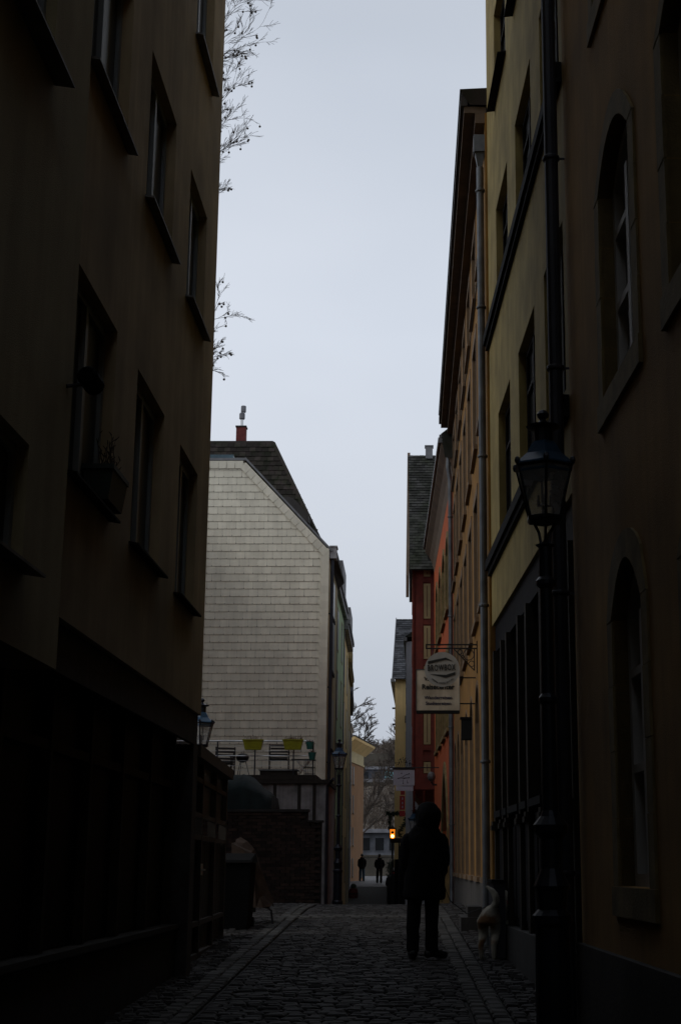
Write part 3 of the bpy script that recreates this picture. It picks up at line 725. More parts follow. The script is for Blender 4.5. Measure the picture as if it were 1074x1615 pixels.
# field slates: lower left corner clipped and rounded
def slate_proto(w_, h, cut=.05, th=.012):
    poly = [(cut*.35, -h), (w_-.006, -h+.004), (w_-.006, 0.02), (0, 0.02), (0, -h+cut), (cut*.1, -h+cut*.35)]
    mb = MB(); mb.prism(poly, 0, -th, lambda u, v, d: (u, d*(1-.8*(v+h)/h) - .004, v)); return mb
ch, cw = .262, .315
fp = slate_proto(cw, ch-.02, .07, .022); it = []
z = 4.0; j = 0
while z < 15.3:
    lim = (gable_right(z) - .2) if z+ch < 12.1 else gable_right(z+ch) - .04
    x = -12 + (.0 if j % 2 else cw/2) + random.uniform(-.02,.02)
    hs = min(1.0, (15.3-z)/ch)
    while x < lim - .03:
        wd_ = min(cw, lim-x)
        if x > -8.0: it.append((0, rot_m((x, 50.018, z+ch*hs), 0, random.uniform(-.012,.012), random.uniform(-.012,.012), (wd_/cw*random.uniform(1.0,1.01),1,hs)), z*.1+x*.02))
        x += cw
    z += ch; j += 1
pieces('wall_slate', [fp], it, bH, M_slate, 300, 'wall_slates')
# edge slates: right border column and along the slope
ep = MB(); poly = [(-.30,-.10),(-.27,-.225),(-.22,-.262),(0,-.262),(0,.02),(-.30,.02)]
ep.prism([(a_, b_*.93 if b_ < -.2 else b_) for a_, b_ in poly], 0, -.02, lambda u, v, d: (u, d-.03, v)); it = []
z = 4.1
while z < 12.0: it.append((0, rot_m((gable_right(z)-.0, 50.015, z+.262)), 0)); z += .262
sl_len = math.hypot(3.01, 3.21); ang = math.atan2(3.21, 3.01)
dirv = Vector((-3.01, 0, 3.21)).normalized(); k = 0
ep2 = MB(); ep2.prism([(0,-.27),(.24,-.27),(.27,-.24),(.28,0),(0,0)], 0, -.022, lambda u, v, d: (u, d-.03, v))
while k*.285 < sl_len-.2:
    p = Vector((-3.27,0,12.15))+dirv*(k*.285+.02); p.y = 50.013
    M = Matrix(((dirv.x, 0, dirv.z, p.x),(0,1,0,p.y),(dirv.z,0,-dirv.x,p.z),(0,0,0,1)))
    it.append((1, M, 0)); k += 1
x = -6.3
while x > -8: it.append((1, rot_m((x-.28, 50.012, 15.34)), 0)); x -= .285
pieces('edge_slate', [ep, ep2], it, bH, M_slate, 300)
# coping along the gable edge, flat flashing, mansard roof behind
cp = MB(); a = Vector((-3.2,49.96,12.12)); b = Vector((-6.26,49.96,15.42))
cp.add([a,b,b+Vector((0,5,0)),a+Vector((0,5,0)),a+Vector((.04,0,.06)),b+Vector((.03,0,.06)),b+Vector((.03,5,.06)),a+Vector((.04,5,.06))],[(0,3,2,1),(4,5,6,7),(0,1,5,4),(1,2,6,5),(2,3,7,6),(3,0,4,7)]); part('roof_edge', cp, M_gutter, bH)
part('roof', MB().box(-12,-6.2,49.97,55,15.363,15.45), M_gutter, bH)
part('flashing', MB().box(-9,-6.7,50.3,52,15.46,15.66), mat('teal patinated metal', (.06,.1,.12), .5, metal=.4), bH)
# eave box and street side of the gable house
part('eave_box', MB().box(-3.25,-3.03,50.02,50.5,11.9,12.28).box(-3.27,-3.0,50.0,50.52,12.283,12.34), M_annex, bH)
part('eaves', MB().add([(-3.28,50.5,11.95),(-3.02,50.5,12.0),(-3.02,55,11.95),(-3.3,55,11.7),(-3.28,50.5,12.2),(-3.02,50.5,12.2),(-3.02,55,12.1),(-3.3,55,12.1)],[(0,3,2,1),(4,5,6,7),(0,1,5,4),(1,2,6,5),(2,3,7,6),(3,0,4,7)]), M_eavesdk, bH)
WH = Wall((-3.30, 55.0), (-3.285, 50.06))
downpipe(bH, [(-3.2,50.15,.3),(-3.17,50.15,11.9)], .06, M_darkpipe, clamps=(2.5,5,7.5,10), wall=(-.12,0))
for z_ in (5.6, 8.3, 10.2):
    for y0 in (51.9,):
        q = MB().box(-3.27,-3.245,y0,y0+1.2,z_,z_+1.75 if z_ < 10 else z_+1.3); part('window', q, M_glass, bH)
        part('window_sill', MB().box(-3.27,-3.22,y0-.05,y0+1.25,z_-.12,z_-.003), M_darksill, bH)
part('shopfront', MB().box(-3.27,-3.2,50.4,54.8,.2,3.3), M_stone, bH)
# neighbours down the left side
def rowhouse(name, label, x0, x1, y0, y1, zt, m, eave, em, rows, hip=None, roofh=3.2, dormer=False):
    root = thing(name, label, 'house', ((x0+x1)/2-3, (y0+y1)/2, 0), 'old houses down the left side of the lane')
    W = Wall((x1, y1), (x0, y0)); part('wall', facade_mesh(W, 0, W.len, -.6, zt, [], .1, 8), m, root)
    e = MB(); W.box(e, .05, W.len-.02, .002, eave, zt-.28, zt-.05); W.box(e, .03, W.len, .002, eave+.06, zt-.045, zt+.12); part('cornice', e, em, root)
    r_ = MB(); r_.add([W.P(0,eave,zt+.125), W.P(W.len,eave,zt+.125), W.P(W.len,-4,zt+roofh), W.P(0,-4,zt+roofh), W.P(0,-8,zt), W.P(W.len,-8,zt)], [(0,1,2,3),(3,2,5,4),(0,3,4),(1,5,2)]); part('roof', r_, M_rooftile, root)
    nwin = 2
    for (za, zb) in rows:
        for k in range(nwin):
            a = W.len*(k+.5)/nwin; f = MB(); W.box(f, a-.48, a+.48, .003, .012, za-.08, zb+.08); fo = part('window', f, M_stone, root)
            g = MB(); W.box(g, a-.38, a+.38, .0125, .016, za, zb); part('pane', g, M_glass, fo)
    dp = MB(); p = W.P(W.len-.1, .03, 0); dp.tube([(p.x,p.y,-.3),(p.x,p.y,zt-.2)], .03, 8); part('downpipe', dp, M_gutter, root)
    if dormer:
        q = MB(); W.box(q, W.len*.3, W.len*.75, -1.2, eave+.02, zt+.13, zt+dormer); part('dormer', q, em, root)
    return root
h2 = rowhouse('green_house', 'pale green house beside the slate gable with a hipped dark tiled roof', -3.32, -3.40, 55.02, 62, 12.0, M_green, .14, M_annex, ((1,2.8),(4.4,6.1),(7.1,8.8),(9.7,11.2)), roofh=.2, dormer=1.2)
rowhouse('cream_yellow_house', 'yellow cream house third down the left side with box cornice', -3.42, -3.56, 62.02, 69, 11.6, M_pale, .22, M_annex, ((1,2.8),(4.2,5.8),(6.8,8.4),(9.2,10.8)), roofh=1.0, dormer=.95)
rowhouse('cream_house', 'cream house fourth down the left side, lower cornice', -3.60, -3.85, 69.02, 77, 10.9, M_cream, .14, M_stone, ((.6,2.4),(4,5.6),(6.6,8.2)), roofh=.9, dormer=1.1)
rowhouse('slate_blue_house', 'dark slate blue clad house fifth down the left side', -3.9, -4.25, 77.02, 86, 10.3, M_darkhouse, .14, M_darkhouse, ((.6,2.4),(3.6,5.2),(6.2,7.8)), roofh=.6, dormer=1.2)
rowhouse('grey_tower_house', 'grey house last before the square on the left side', -4.3, -4.42, 86.02, 91, 9.5, M_darkhouse, .06, M_greyplaster, ((1,2.6),(4,5.6),(6.6,8.2)), roofh=.3)
# hipped roof of the green house
def hipz(y): return 12.1 + (y-55.05)*(6.55/4.45)
slate_slope(h2, (-11.0,55.05,12.15),(-3.25,55.05,12.15),(-6.31,59.5,18.7),(-11.0,59.5,18.7),.26,.30,M_rooftile,'roof_tile',limit=300,th=.03)
part('roof', MB().add([(-3.25,55.05,12.15),(-3.3,62.0,12.15),(-6.31,60.0,18.7),(-6.31,59.5,18.7)],[(0,1,2,3)]), M_rooftile, h2)
part('roof', MB().add([(-11,62,12.15),(-11,60,18.7),(-6.31,60,18.7),(-3.3,62,12.15),(-11,59.5,18.7),(-6.31,59.5,18.7)],[(0,3,2,1),(1,2,5,4)]), M_rooftile, h2)
part('ridge', MB().tube([(-11,59.6,18.72),(-6.3,59.6,18.72)], .12, 8).tube([(-6.3,59.55,18.72),(-3.3,55.05,12.2)], .1, 8), M_rooftile, h2)
ds = part('dormer', MB().add([(-5.5,56.1,13.9),(-4.68,56.1,13.9),(-4.68,57.2,13.9),(-5.5,57.2,13.9),(-5.5,56.1,15.2),(-4.72,56.1,14.9),(-4.72,57.2,14.9),(-5.5,57.2,15.2)],[(0,3,2,1),(4,5,6,7),(0,1,5,4),(1,2,6,5),(2,3,7,6),(3,0,4,7)]), M_rooftile, h2)
part('dormer_roof', MB().add([(-5.45,55.95,14.95),(-4.45,55.95,14.5),(-4.45,57.3,14.5),(-5.45,57.3,14.95),(-5.45,55.95,15.55),(-5.1,55.95,15.5),(-4.5,55.95,14.85),(-4.5,57.3,14.85),(-5.1,57.3,15.5),(-5.45,57.3,15.55)],[(4,5,8,9),(5,6,7,8),(0,1,6,5,4),(2,3,9,8,7),(0,3,2,1),(1,2,7,6)]), M_eavesdk, h2)
part('vent_box', MB().box(-4.62,-4.4,56.0,56.3,13.5,14.15), M_eavesdk, h2)
ch_ = part('chimney', MB().box(-7.93,-7.53,60.2,60.6,17.0,19.62), M_redbrick, h2)
part('chimney_cap', MB().box(-7.96,-7.5,60.17,60.63,19.625,19.68), M_darkstone, ch_)
part('flue', MB().tube([(-7.72,60.4,19.68),(-7.72,60.4,20.15),(-7.68,60.4,20.25),(-7.67,60.4,20.5)], .06, 8), M_steel, ch_)
part('flue_cowl', MB().lathe([(.075,20.0),(.12,20.04),(.12,20.26),(.08,20.3)],10,(-7.72,60.4)).lathe([(.1,20.32),(.11,20.36),(.11,20.58),(.1,20.6)],10,(-7.67,60.4)), M_concrete, ch_)

# ---- terracotta block on the square with projecting cornice
bT = thing('terracotta_block', 'terracotta ochre block with paired slit windows and a wide cornice beyond the left row', 'building', (-8, 98, .7))
WT = Wall((-4.08, 100.6), (-4.95, 93.0))
part('wall', facade_mesh(WT, 0, WT.len, .0, 8.1, [], .1, 9), M_terra, bT)
part('frieze', facade_mesh(WT, 0.0, WT.len, 8.12, 8.85, [], .1, 9), M_cream, bT)
q = MB(); WT.box(q, -.04, WT.len, -.5, .06, 8.03, 8.14); part('cornice_moulding', q, M_cream, bT)
q = MB(); q.prism([(.0,8.75),(.62,9.28),(.66,9.42),(.0,9.5)], -.7, WT.len, lambda n_, z_, a_: WT.P(a_, n_, z_)); part('cornice', q, M_pale, bT)
q = MB(); q.prism([(-.1,9.5),(.68,9.43),(.7,9.5),(-3.0,10.2)], -.75, WT.len, lambda n_, z_, a_: WT.P(a_, n_, z_)); part('roof', q, M_eavesdk, bT)
for z_ in (1.0, 2.9, 4.9, 6.7):
    for a_ in (4.2, 5.15, 2.6, 1.9)[:2 if z_ > 1 else 2]:
        g = MB(); WT.box(g, a_-.2, a_+.2, .003, .02, z_, z_+1.1); part('window', g, M_glass, bT)
        g = MB(); WT.box(g, a_-.24, a_+.24, .003, .07, z_-.08, z_-.003); part('window_sill', g, M_sur2, bT)
g = MB(); WT.box(g, .25, .8, .004, .03, .9, 2.2); part('door', g, M_glass, bT)

# ------------------------------------------------------------------ yard on the left
bY = thing('ochre_yard_house', 'ochre rendered house at the back of the yard, a sliver beside the lane corner, heightened out of view to block light', 'house', (-12, 44, .6))
WY = Wall((-9.2, 50), (-8.8, 26)); part('wall', facade_mesh(WY, 0, WY.len, 0, 13.3, [], .1, 3), M_terra, bY)  # wall raised out of view to keep light off yard and lane
part('roof', MB().box(-12.5,-8.7,25.9,49.9,13.31,13.6), M_eavesdk, bY)
# brick wall
bk = thing('brick_wall', 'old dark brick wall closing the yard below the terrace', 'wall', (-4.3, 38.2, .7))
part('core', MB().box(-6.6,-2.93,38.03,38.3,.3,2.96).box(-2.925,-2.58,38.03,38.3,.3,2.7), M_mortar, bk)
bp = MB().box(0,.23,-.03,.06,0,.066); it = []; random.seed(5)
z = .62; j = 0
while z < 2.9:
    x = -6.6 + (.12 if j % 2 else 0)
    while x < -2.6:
        lim = 2.9 if x < -3.1 else 2.66
        if z < lim and x+.23 < -2.56: it.append((0, rot_m((x, 38.0+random.uniform(-.012,.01), z), random.uniform(-.02,.02), 0, random.uniform(-.01,.01), (random.uniform(.96,1.02),1,1)), x))
        x += .243
    z += .078; j += 1
pieces('brick', [bp], it, bk, M_brick, 300, 'bricks')
part('coping', MB().box(-6.6,-2.9,37.93,38.36,2.964,3.03).box(-2.9,-2.54,37.93,38.36,2.71,2.76), M_darkstone, bk)
# annex with roof terrace
an = thing('terrace_annex', 'low dirty white annex with dark posts under the roof terrace', 'outbuilding', (-5.5, 48, .4))
part('wall', MB().box(-10,-2.98,46.0,49.95,-.1,4.08), M_annex, an)
for x_ in (-4.6,-3.86,-3.40): part('post', MB().box(x_,x_+.1,45.955,45.996,-.1,4.06), M_wood, an)
part('deck_edge', MB().box(-10,-2.92,45.9,49.95,4.084,4.2), M_wood, an)
dk = MB().box(-10,-3.3,45.9,49.9,4.205,4.34); part('deck', dk, M_wood, an)
part('downpipe', MB().tube([(-2.95,45.9,.2),(-2.95,45.9,4.0),(-2.75,45.5,4.2)],.05,8), M_darkpipe, an)
rl = thing('terrace_railing', 'steel railing with thin wires along the front of the roof terrace', 'railing', (-5.6, 46.1, 4.34))
rp_ = MB().box(-.02,.02,-.02,.02,0,1.02); me = rp_.mesh('rail_post', M_darkpipe)
for x_ in (-8.7,-7.5,-6.35,-5.2,-4.02,-3.42): link('rail_post', me, rl, loc=(x_,46.15,4.34))
part('handrail', MB().tube([(-9.4,46.15,5.38),(-3.42,46.15,5.38)],.022,6), M_steel, rl)
part('mid_rail', MB().tube([(-9.4,46.15,4.93),(-3.42,46.15,4.93)],.016,6), M_steel, rl)
for z_ in (4.5,4.63,4.78,5.08,5.23): part('wire', MB().tube([(-9.4,46.15,z_),(-3.42,46.15,z_)],.005,4), M_steel, rl)
tag(part('planter_step', MB().box(-5.05,-3.95,46.25,46.9,4.343,4.5).box(-5.1,-3.9,46.2,46.95,4.503,4.53), M_wood), 'low dark wooden step on the terrace under the slatted chair', 'step')
def planter(x, label, k):
    r_ = thing('flower_box', label, 'planter', (x, 46.1, 5.22), 'lime planters on the terrace rail')
    q = MB(); q.add([(x-.24,46.0,5.11),(x+.24,46.0,5.11),(x+.24,46.2,5.11),(x-.24,46.2,5.11),(x-.3,45.97,5.38),(x+.3,45.97,5.38),(x+.3,46.23,5.38),(x-.3,46.23,5.38)],[(0,3,2,1),(4,5,6,7),(0,1,5,4),(1,2,6,5),(2,3,7,6),(3,0,4,7)])
    part('box', q, M_lime, r_); part('rim', MB().box(x-.32,x+.32,45.95,46.25,5.383,5.42), M_lime, r_)
    g = MB()
    for i in range(46*k):
        a = x+random.uniform(-.28,.28); h = random.uniform(.04,.13); l = random.uniform(-.06,.06)
        g.tube([(a,46.1,5.41),(a+l*.5,46.08,5.42+h*.6),(a+l,46.05,5.41+h)],[.004,.003,.002],3)
    for i in range(2):
        a = x+random.uniform(-.1,.25); g.tube([(a,46.1,5.4),(a+.03,46.1,5.62),(a+random.uniform(-.02,.08),46.08,5.75)],[.004,.003,.002],3)
    part('dry_plants', g, M_dry, r_)
planter(-5.26, 'left lime green planter hanging on the terrace rail with few dry stalks', 1)
planter(-4.04, 'right lime green planter on the terrace rail full of rusty dry plants', 2)
for (x_, z_, lab) in ((-3.52,5.12,'turquoise pot hooked at the top end of the terrace railing'),(-3.44,4.8,'lower turquoise pot hanging beneath the first at the railing end')):
    r_ = thing('flower_pot', lab, 'flower pot', (x_,46.1,z_), 'turquoise pots on the railing end')
    part('pot', MB().lathe([(.085,z_),(.12,z_+.2),(.125,z_+.22)],10,(x_,46.02)), M_turq, r_)
    g = MB()
    for i in range(30):
        a = random.uniform(0,6.28); rr = random.uniform(.02,.13); g.tube([(x_,46.02,z_+.2),(x_+rr*math.cos(a),46.02+rr*math.sin(a),z_+.24+random.random()*.06)],[.006,.004],3)
    part('plants', g, M_dry, r_)
# garden chairs
def garden_chair():
    r_ = thing('garden_chair', 'dark slatted garden armchair in the middle of the terrace facing away', 'chair', (0,0,0), 'garden chairs on the terrace')
    for i in range(5): sub('back_slat', MB().box(-.27,.27,-.25-.02*i,-.22-.02*i,.42+.095*i,.48+.095*i).mesh('back_slat', M_chair), r_)
    for i in range(5): sub('seat_slat', MB().box(-.27,.27,-.2+.1*i,-.12+.1*i,.4,.42).mesh('seat_slat', M_chair), r_)
    for sx in (-1,1):
        sub('leg', MB().box(sx*.3-.02,sx*.3+.02,-.26,-.22,0,.88).mesh('leg', M_chair), r_)
        sub('leg', MB().box(sx*.3-.02,sx*.3+.02,.26,.3,0,.62).mesh('leg', M_chair), r_)
        sub('armrest', MB().box(sx*.3-.03,sx*.3+.03,-.28,.32,.623,.65).mesh('armrest', M_chair), r_)
        sub('rail', MB().box(sx*.3-.012,sx*.3+.012,-.22,.26,.36,.4).mesh('rail', M_chair), r_)
    return r_
c1 = garden_chair(); c1.location = (-4.6,47.6,4.50); c1.rotation_euler = (0,0,.08)
c2 = copy_tree(c1); c2.location = (-6.35,47.6,4.34); c2.rotation_euler = (0,0,.35); c2.scale = (1,1,1.08)
c2['label'] = 'dark slatted garden chair at the left end of the terrace turned sideways'
r_ = thing('kettle_grill', 'small black kettle grill on three legs between the terrace chairs', 'grill', (-5.68,47.0,4.34))
part('bowl', MB().lathe([(.05,4.78),(.17,4.84),(.205,4.93)],14,(-5.68,47.0)), M_kettle, r_); part('lid', MB().lathe([(.21,4.935),(.19,5.0),(.12,5.05),(.02,5.075)],14,(-5.68,47.0)), M_kettle, r_)
part('lid_handle', MB().tube([(-5.72,47,5.07),(-5.72,47,5.11),(-5.64,47,5.11),(-5.64,47,5.07)],.01,5), M_kettle, r_)
for a in (0.3,2.4,4.5): part('leg', MB().tube([(-5.68+.1*math.cos(a),47+.1*math.sin(a),4.82),(-5.68+.24*math.cos(a),47+.24*math.sin(a),4.34)],.012,5), M_kettle, r_)
r_ = thing('terrace_table', 'small folding metal table with crossed legs near the railing end', 'table', (-3.75,47.2,4.34))
part('table_top', MB().box(-4.15,-3.42,46.9,47.4,4.86,4.89), M_kettle, r_)
for (a, b) in ((-4.0,-3.6),(-3.6,-4.0)):
    for y_ in (46.95,47.35): part('leg', MB().tube([(a,y_,4.86),(b,y_,4.35)],.014,5), M_steel, r_)
r_ = thing('wire_basket', 'dark wire plant stand under the table at the terrace end', 'stand', (-3.55,46.7,4.34))
for i in range(7):
    x_ = -3.72+.055*i; part('wire', MB().tube([(x_,46.6,4.34),(x_,46.6,4.84)],.008,4), M_iron, r_)
for z_ in (4.4,4.6,4.8): part('ring', MB().box(-3.73,-3.38,46.59,46.61,z_,z_+.02), M_iron, r_)
r_ = thing('folded_parasol', 'dark leaning wooden lounger back beside the left terrace chair', 'lounger', (-6.0,47.3,4.34))
part('frame', MB().tube([(-6.5,47.3,4.5),(-6.1,47.3,4.5),(-5.98,47.3,5.1)],.035,6), M_chair, r_); part('leg', MB().tube([(-6.45,47.3,4.5),(-6.5,47.3,4.34)],.03,5), M_chair, r_)
r_.name = 'garden_lounger'
# green bucket
tag(part('bucket', MB().lathe([(.12,4.345),(.16,4.52),(.165,4.54)],12,(-6.15,46.5)), mat('dark green plastic',(.01,.06,.02),.5)), 'dark green bucket on the terrace below the left chair', 'bucket')
# teal tarp mound behind gate
tp = MB(); n = 18; m_ = 10; random.seed(12)
for i in range(n+1):
    for j in range(m_+1):
        u = i/n; v = j/m_; x_ = -6.4+u*2.42; y_ = 39.2+v*2.4
        h = 4.0 - .1*u - .6*max(0,u-.7)**1.2*3 - (.3*abs(2*v-1)**3) + .05*math.sin(9*u+4*v)+random.uniform(-.06,.06)
        tp.v.append((x_, y_, h))
for i in range(n):
    for j in range(m_): a = i*(m_+1)+j; tp.f.append((a,a+m_+1,a+m_+2,a+1))
o0 = len(tp.v)
for i in range(n+1): tp.v.append((-6.4+i/n*2.42, 39.2-.06*math.sin(i*2.1), 2.2))
for i in range(n): tp.f.append((i*(m_+1), o0+i, o0+i+1, (i+1)*(m_+1)))
o1 = len(tp.v)
for j in range(m_+1): tp.v.append((-3.96+.03*math.sin(j*2), 39.2+j/m_*2.4, 2.2))
for j in range(m_): a = n*(m_+1)+j; tp.f.append((a, o1+j, o1+j+1, a+1))
r_ = thing('covered_stack', 'stack in the yard under a crumpled dark teal tarpaulin', 'tarpaulin', (-5.2,40.3,.6))
part('tarpaulin', tp, M_teal, r_, smooth=True); part('crates', MB().box(-6.3,-4.1,39.4,41.4,.4,2.9), M_wood, r_)
# fence / gate with roofed rail along the pavement
def fx(y): return -2.63 - (y-17)*.046
gr = thing('timber_gate', 'dark timber yard gate with glazed upper panels and a sloping capping beam', 'gate', (-2.7,19.2,.6))
fa, fb = 16.95, 21.35
WG = Wall((fx(fb), fb), (fx(fa), fa)); L_ = WG.len
for a in (0.0, L_*.37, L_*.76, L_): q = MB(); WG.box(q, a-.05, a+.05, -.05, .05, .45, 2.84); part('post', q, M_gatefr, gr)
q = MB(); WG.box(q, -.1, L_+.1, -.14, .12, 2.843, 2.98); part('capping_beam', q, M_gatefr, gr)
for z_ in (.62, .98, 1.95, 2.2, 2.6): q = MB(); WG.box(q, .05, L_-.05, .0, .045, z_, z_+.055); part('rail', q, M_gatefr, gr)
for i in range(int(L_/.15)):
    a = .06+i*.15
    if a+.14 < L_-.05: q = MB(); WG.box(q, a, a+.138, -.04, -.012-.004*(i % 2), .68, 1.95); part('board', q, M_gate, gr)
for (a, b) in ((.05, L_*.37-.05),(L_*.37+.05, L_*.76-.05),(L_*.76+.05, L_-.05)):
    q = MB(); WG.box(q, a, b, -.03, -.022, 2.26, 2.83); part('glass_panel', q, mat('dirty gate glass',(.03,.045,.05),.4,spec=.2,trans=.35), gr)
q = MB(); WG.box(q, L_*.76-.09, L_*.76+.09, .05, .06, 1.55, 1.68); WG.box(q, L_*.76-.02, L_*.76+.1, .06, .1, 1.6, 1.62); part('latch', q, M_steel, gr)
# heater / bin
r_ = thing('wheelie_bin', 'tall black bin standing at the end of the timber gate', 'bin', (-2.78,22.9,.72))
part('body', MB().add([(-3.0,22.6,.75),(-2.6,22.6,.75),(-2.6,23.2,.75),(-3.0,23.2,.75),(-3.05,22.55,1.7),(-2.56,22.55,1.7),(-2.56,23.25,1.7),(-3.05,23.25,1.7)],[(0,3,2,1),(4,5,6,7),(0,1,5,4),(1,2,6,5),(2,3,7,6),(3,0,4,7)]), M_bin, r_)
part('lid', MB().add([(-3.08,22.5,1.703),(-2.54,22.5,1.703),(-2.54,23.3,1.703),(-3.08,23.3,1.703),(-3.05,22.55,1.74),(-2.57,22.55,1.74),(-2.57,23.25,1.84),(-3.05,23.25,1.84)],[(0,3,2,1),(4,5,6,7),(0,1,5,4),(1,2,6,5),(2,3,7,6),(3,0,4,7)]), M_bin, r_)
for s_ in (-3.02,-2.6): part('wheel', MB().tube([(s_-.02,23.2,.82),(s_+.03,23.2,.82)],.09,12), M_bin, r_)
# covered cafe table
r_ = thing('covered_cafe_table', 'stacked cafe furniture under a tan canvas cover with one bent metal leg showing', 'cafe table', (-2.75,23.9,.75))
cv = MB(); random.seed(21)
prof = [(-2.92,2.08),(-2.80,2.02),(-2.68,1.9),(-2.60,1.72),(-2.53,1.5),(-2.46,1.28),(-2.35,1.12)]
for j in range(7):
    yy = 23.65+j*.13
    for i, (px, pz) in enumerate(prof): cv.v.append((px+random.uniform(-.02,.02)-.02*abs(j-3), yy, pz+random.uniform(-.02,.02)-.03*abs(j-3)))
for j in range(6):
    for i in range(6): a = j*7+i; cv.f.append((a,a+7,a+8,a+1))
o0 = len(cv.v); low = [(-3.0,1.4),(-2.9,1.2),(-2.8,1.1),(-2.72,1.04),(-2.6,1.03),(-2.5,1.03),(-2.38,1.05)]
for (px,pz) in low: cv.v.append((px+.02, 23.6, pz))
for i in range(6): cv.f.append((i, i+1, o0+i+1, o0+i))
part('canvas_cover', cv, M_tarp, r_)
part('furniture_stack', MB().box(-3.1,-2.66,23.7,24.3,.95,1.55), M_chair, r_)
part('leg', MB().tube([(-2.6,23.8,1.06),(-2.42,23.8,1.03),(-2.37,23.8,.98),(-2.34,23.8,.76)],.016,6), M_iron, r_); part('leg', MB().tube([(-2.9,24.2,1.0),(-2.9,24.2,.77)],.016,6), M_iron, r_)

cbl = thing('facade_cable', 'thin dark cable sagging along the ochre building under its eaves', 'cable', (.84,26,11))
part('cable', MB().tube([(.85-.0106*(y_-19.8)-.012,y_,10.55-.04*math.sin((y_-20)*1.4)) for y_ in [20.2+k*.6 for k in range(26)]],.01,4), M_darkpipe, cbl)

# ------------------------------------------------------------------ street lamps
def gas_lamp(H, label, shaft=True):
    """six-sided lantern on a fluted post; local frame, base at z=0, top at H"""
    r_ = thing('street_lamp', label, 'street lamp', (0,0,0), 'old six-sided lantern street lamps')
    k = H-4.63; z0 = 3.63+k       # top of the post
    prof = [(.15,0),(.15,.12),(.125,.16),(.12,.9),(.14,.93),(.14,.98),(.1,1.02),(.11,1.14),(.13,1.18),(.1,1.24),(.075,1.3),(.075,1.5),(.12,1.55),(.125,1.6),(.075,1.66),(.058,1.7),(.05,2.45+k*.6),(.07,2.47+k*.6),(.07,2.5+k*.6),(.048,2.53+k*.6),(.044,3.3+k),(.075,3.33+k),(.075,3.36+k),(.05,3.39+k),(.05,z0-.02),(.075,z0)]
    sub('post', MB().lathe(prof, 14).mesh('post', M_lampiron), r_)
    N = 6; ph = PI/6; zb, zt, rb, rt = 3.83+k, 4.22+k, .125, .225
    cg = MB()
    for i in range(3):
        a = 2*PI*i/3+ph; cg.tube([(.03*math.cos(a),.03*math.sin(a),z0-.01),(.05*math.cos(a),.05*math.sin(a),z0+.1),(rb*.8*math.cos(a),rb*.8*math.sin(a),zb)],.011,6)
    cg.lathe([(.03,z0-.06),(.05,z0-.02),(.03,z0+.02)],8); sub('cradle', cg.mesh('cradle', M_lampiron), r_)
    fr = MB(); fr.lathe([(rb+.005,zb-.03),(rb+.02,zb-.01),(rb+.02,zb+.012),(rb-.005,zb+.02)],N,(0,0),ph)
    for i in range(N):
        a = 2*PI*i/N+ph; c_, s_ = math.cos(a), math.sin(a)
        fr.tube([(rb*c_,rb*s_,zb),(rt*c_,rt*s_,zt)],.0095,4); fr.ball((rt*1.05*c_,rt*1.05*s_,zt+.03),.022,6,4,(1,1,1.5))
        b = 2*PI*(i+1)/N+ph; fr.tube([(rt*c_,rt*s_,zt),(rt*math.cos(b),rt*math.sin(b),zt)],.012,4)
    sub('frame', fr.mesh('frame', M_lampiron), r_)
    for i in range(N):
        a, b = 2*PI*i/N+ph, 2*PI*(i+1)/N+ph; q = .985
        g = MB().add([(rb*q*math.cos(a),rb*q*math.sin(a),zb+.01),(rb*q*math.cos(b),rb*q*math.sin(b),zb+.01),(rt*q*math.cos(b),rt*q*math.sin(b),zt-.005),(rt*q*math.cos(a),rt*q*math.sin(a),zt-.005)],[(0,1,2,3)])
        sub('glass_pane', g.mesh('glass_pane', M_lampglass), r_)
    rf = MB().lathe([(rt+.02,zt+.005),(rt+.015,zt+.02),(.15,zt+.1),(.11,zt+.17),(.085,zt+.2)],N,(0,0),ph); rf.lathe([(rt-.01,zt-.002),(rt-.01,zt-.05)],N,(0,0),ph)
    sub('roof', rf.mesh('roof', M_lampblue), r_)
    ch2 = MB().lathe([(.075,zt+.195),(.075,zt+.3),(.125,zt+.315),(.13,zt+.325),(.06,zt+.345),(.035,zt+.36),(.022,zt+.38),(.04,zt+.395),(.048,zt+.42),(.03,zt+.445),(.012,zt+.455)],12); sub('chimney', ch2.mesh('chimney', M_lampiron), r_)
    bn = MB().tube([(0,0,zb-.0),(0,0,zb+.1)],.02,6)
    for i in range(4):
        a = i*PI/2; bn.tube([(0,0,zb+.1),(.045*math.cos(a),.045*math.sin(a),zb+.1),(.045*math.cos(a),.045*math.sin(a),zb+.18)],[.012,.014,.008],5)
    sub('burner', bn.mesh('burner', M_lampiron), r_)
    return r_
lampA = gas_lamp(4.63, 'nearest old lantern street lamp in front of the beige building, blue-black roof'); lampA.location = (.89,10.8,.34)
lampB = copy_tree(lampA); lampB.location = (-2.47,43.5,.55); lampB['label'] = 'blue-topped street lamp standing before the green house past the terrace'
lampC = gas_lamp(3.72, 'blue-topped street lamp half hidden behind the corner of the left building'); lampC.location = (-4.02,27.0,.84)
lampD = copy_tree(lampA); lampD.location = (-.37,53.0,-1.0); lampD.scale = (1,1,1.0); lampD['label'] = 'distant dark blue street lamp under the jetty of the half-timbered house'

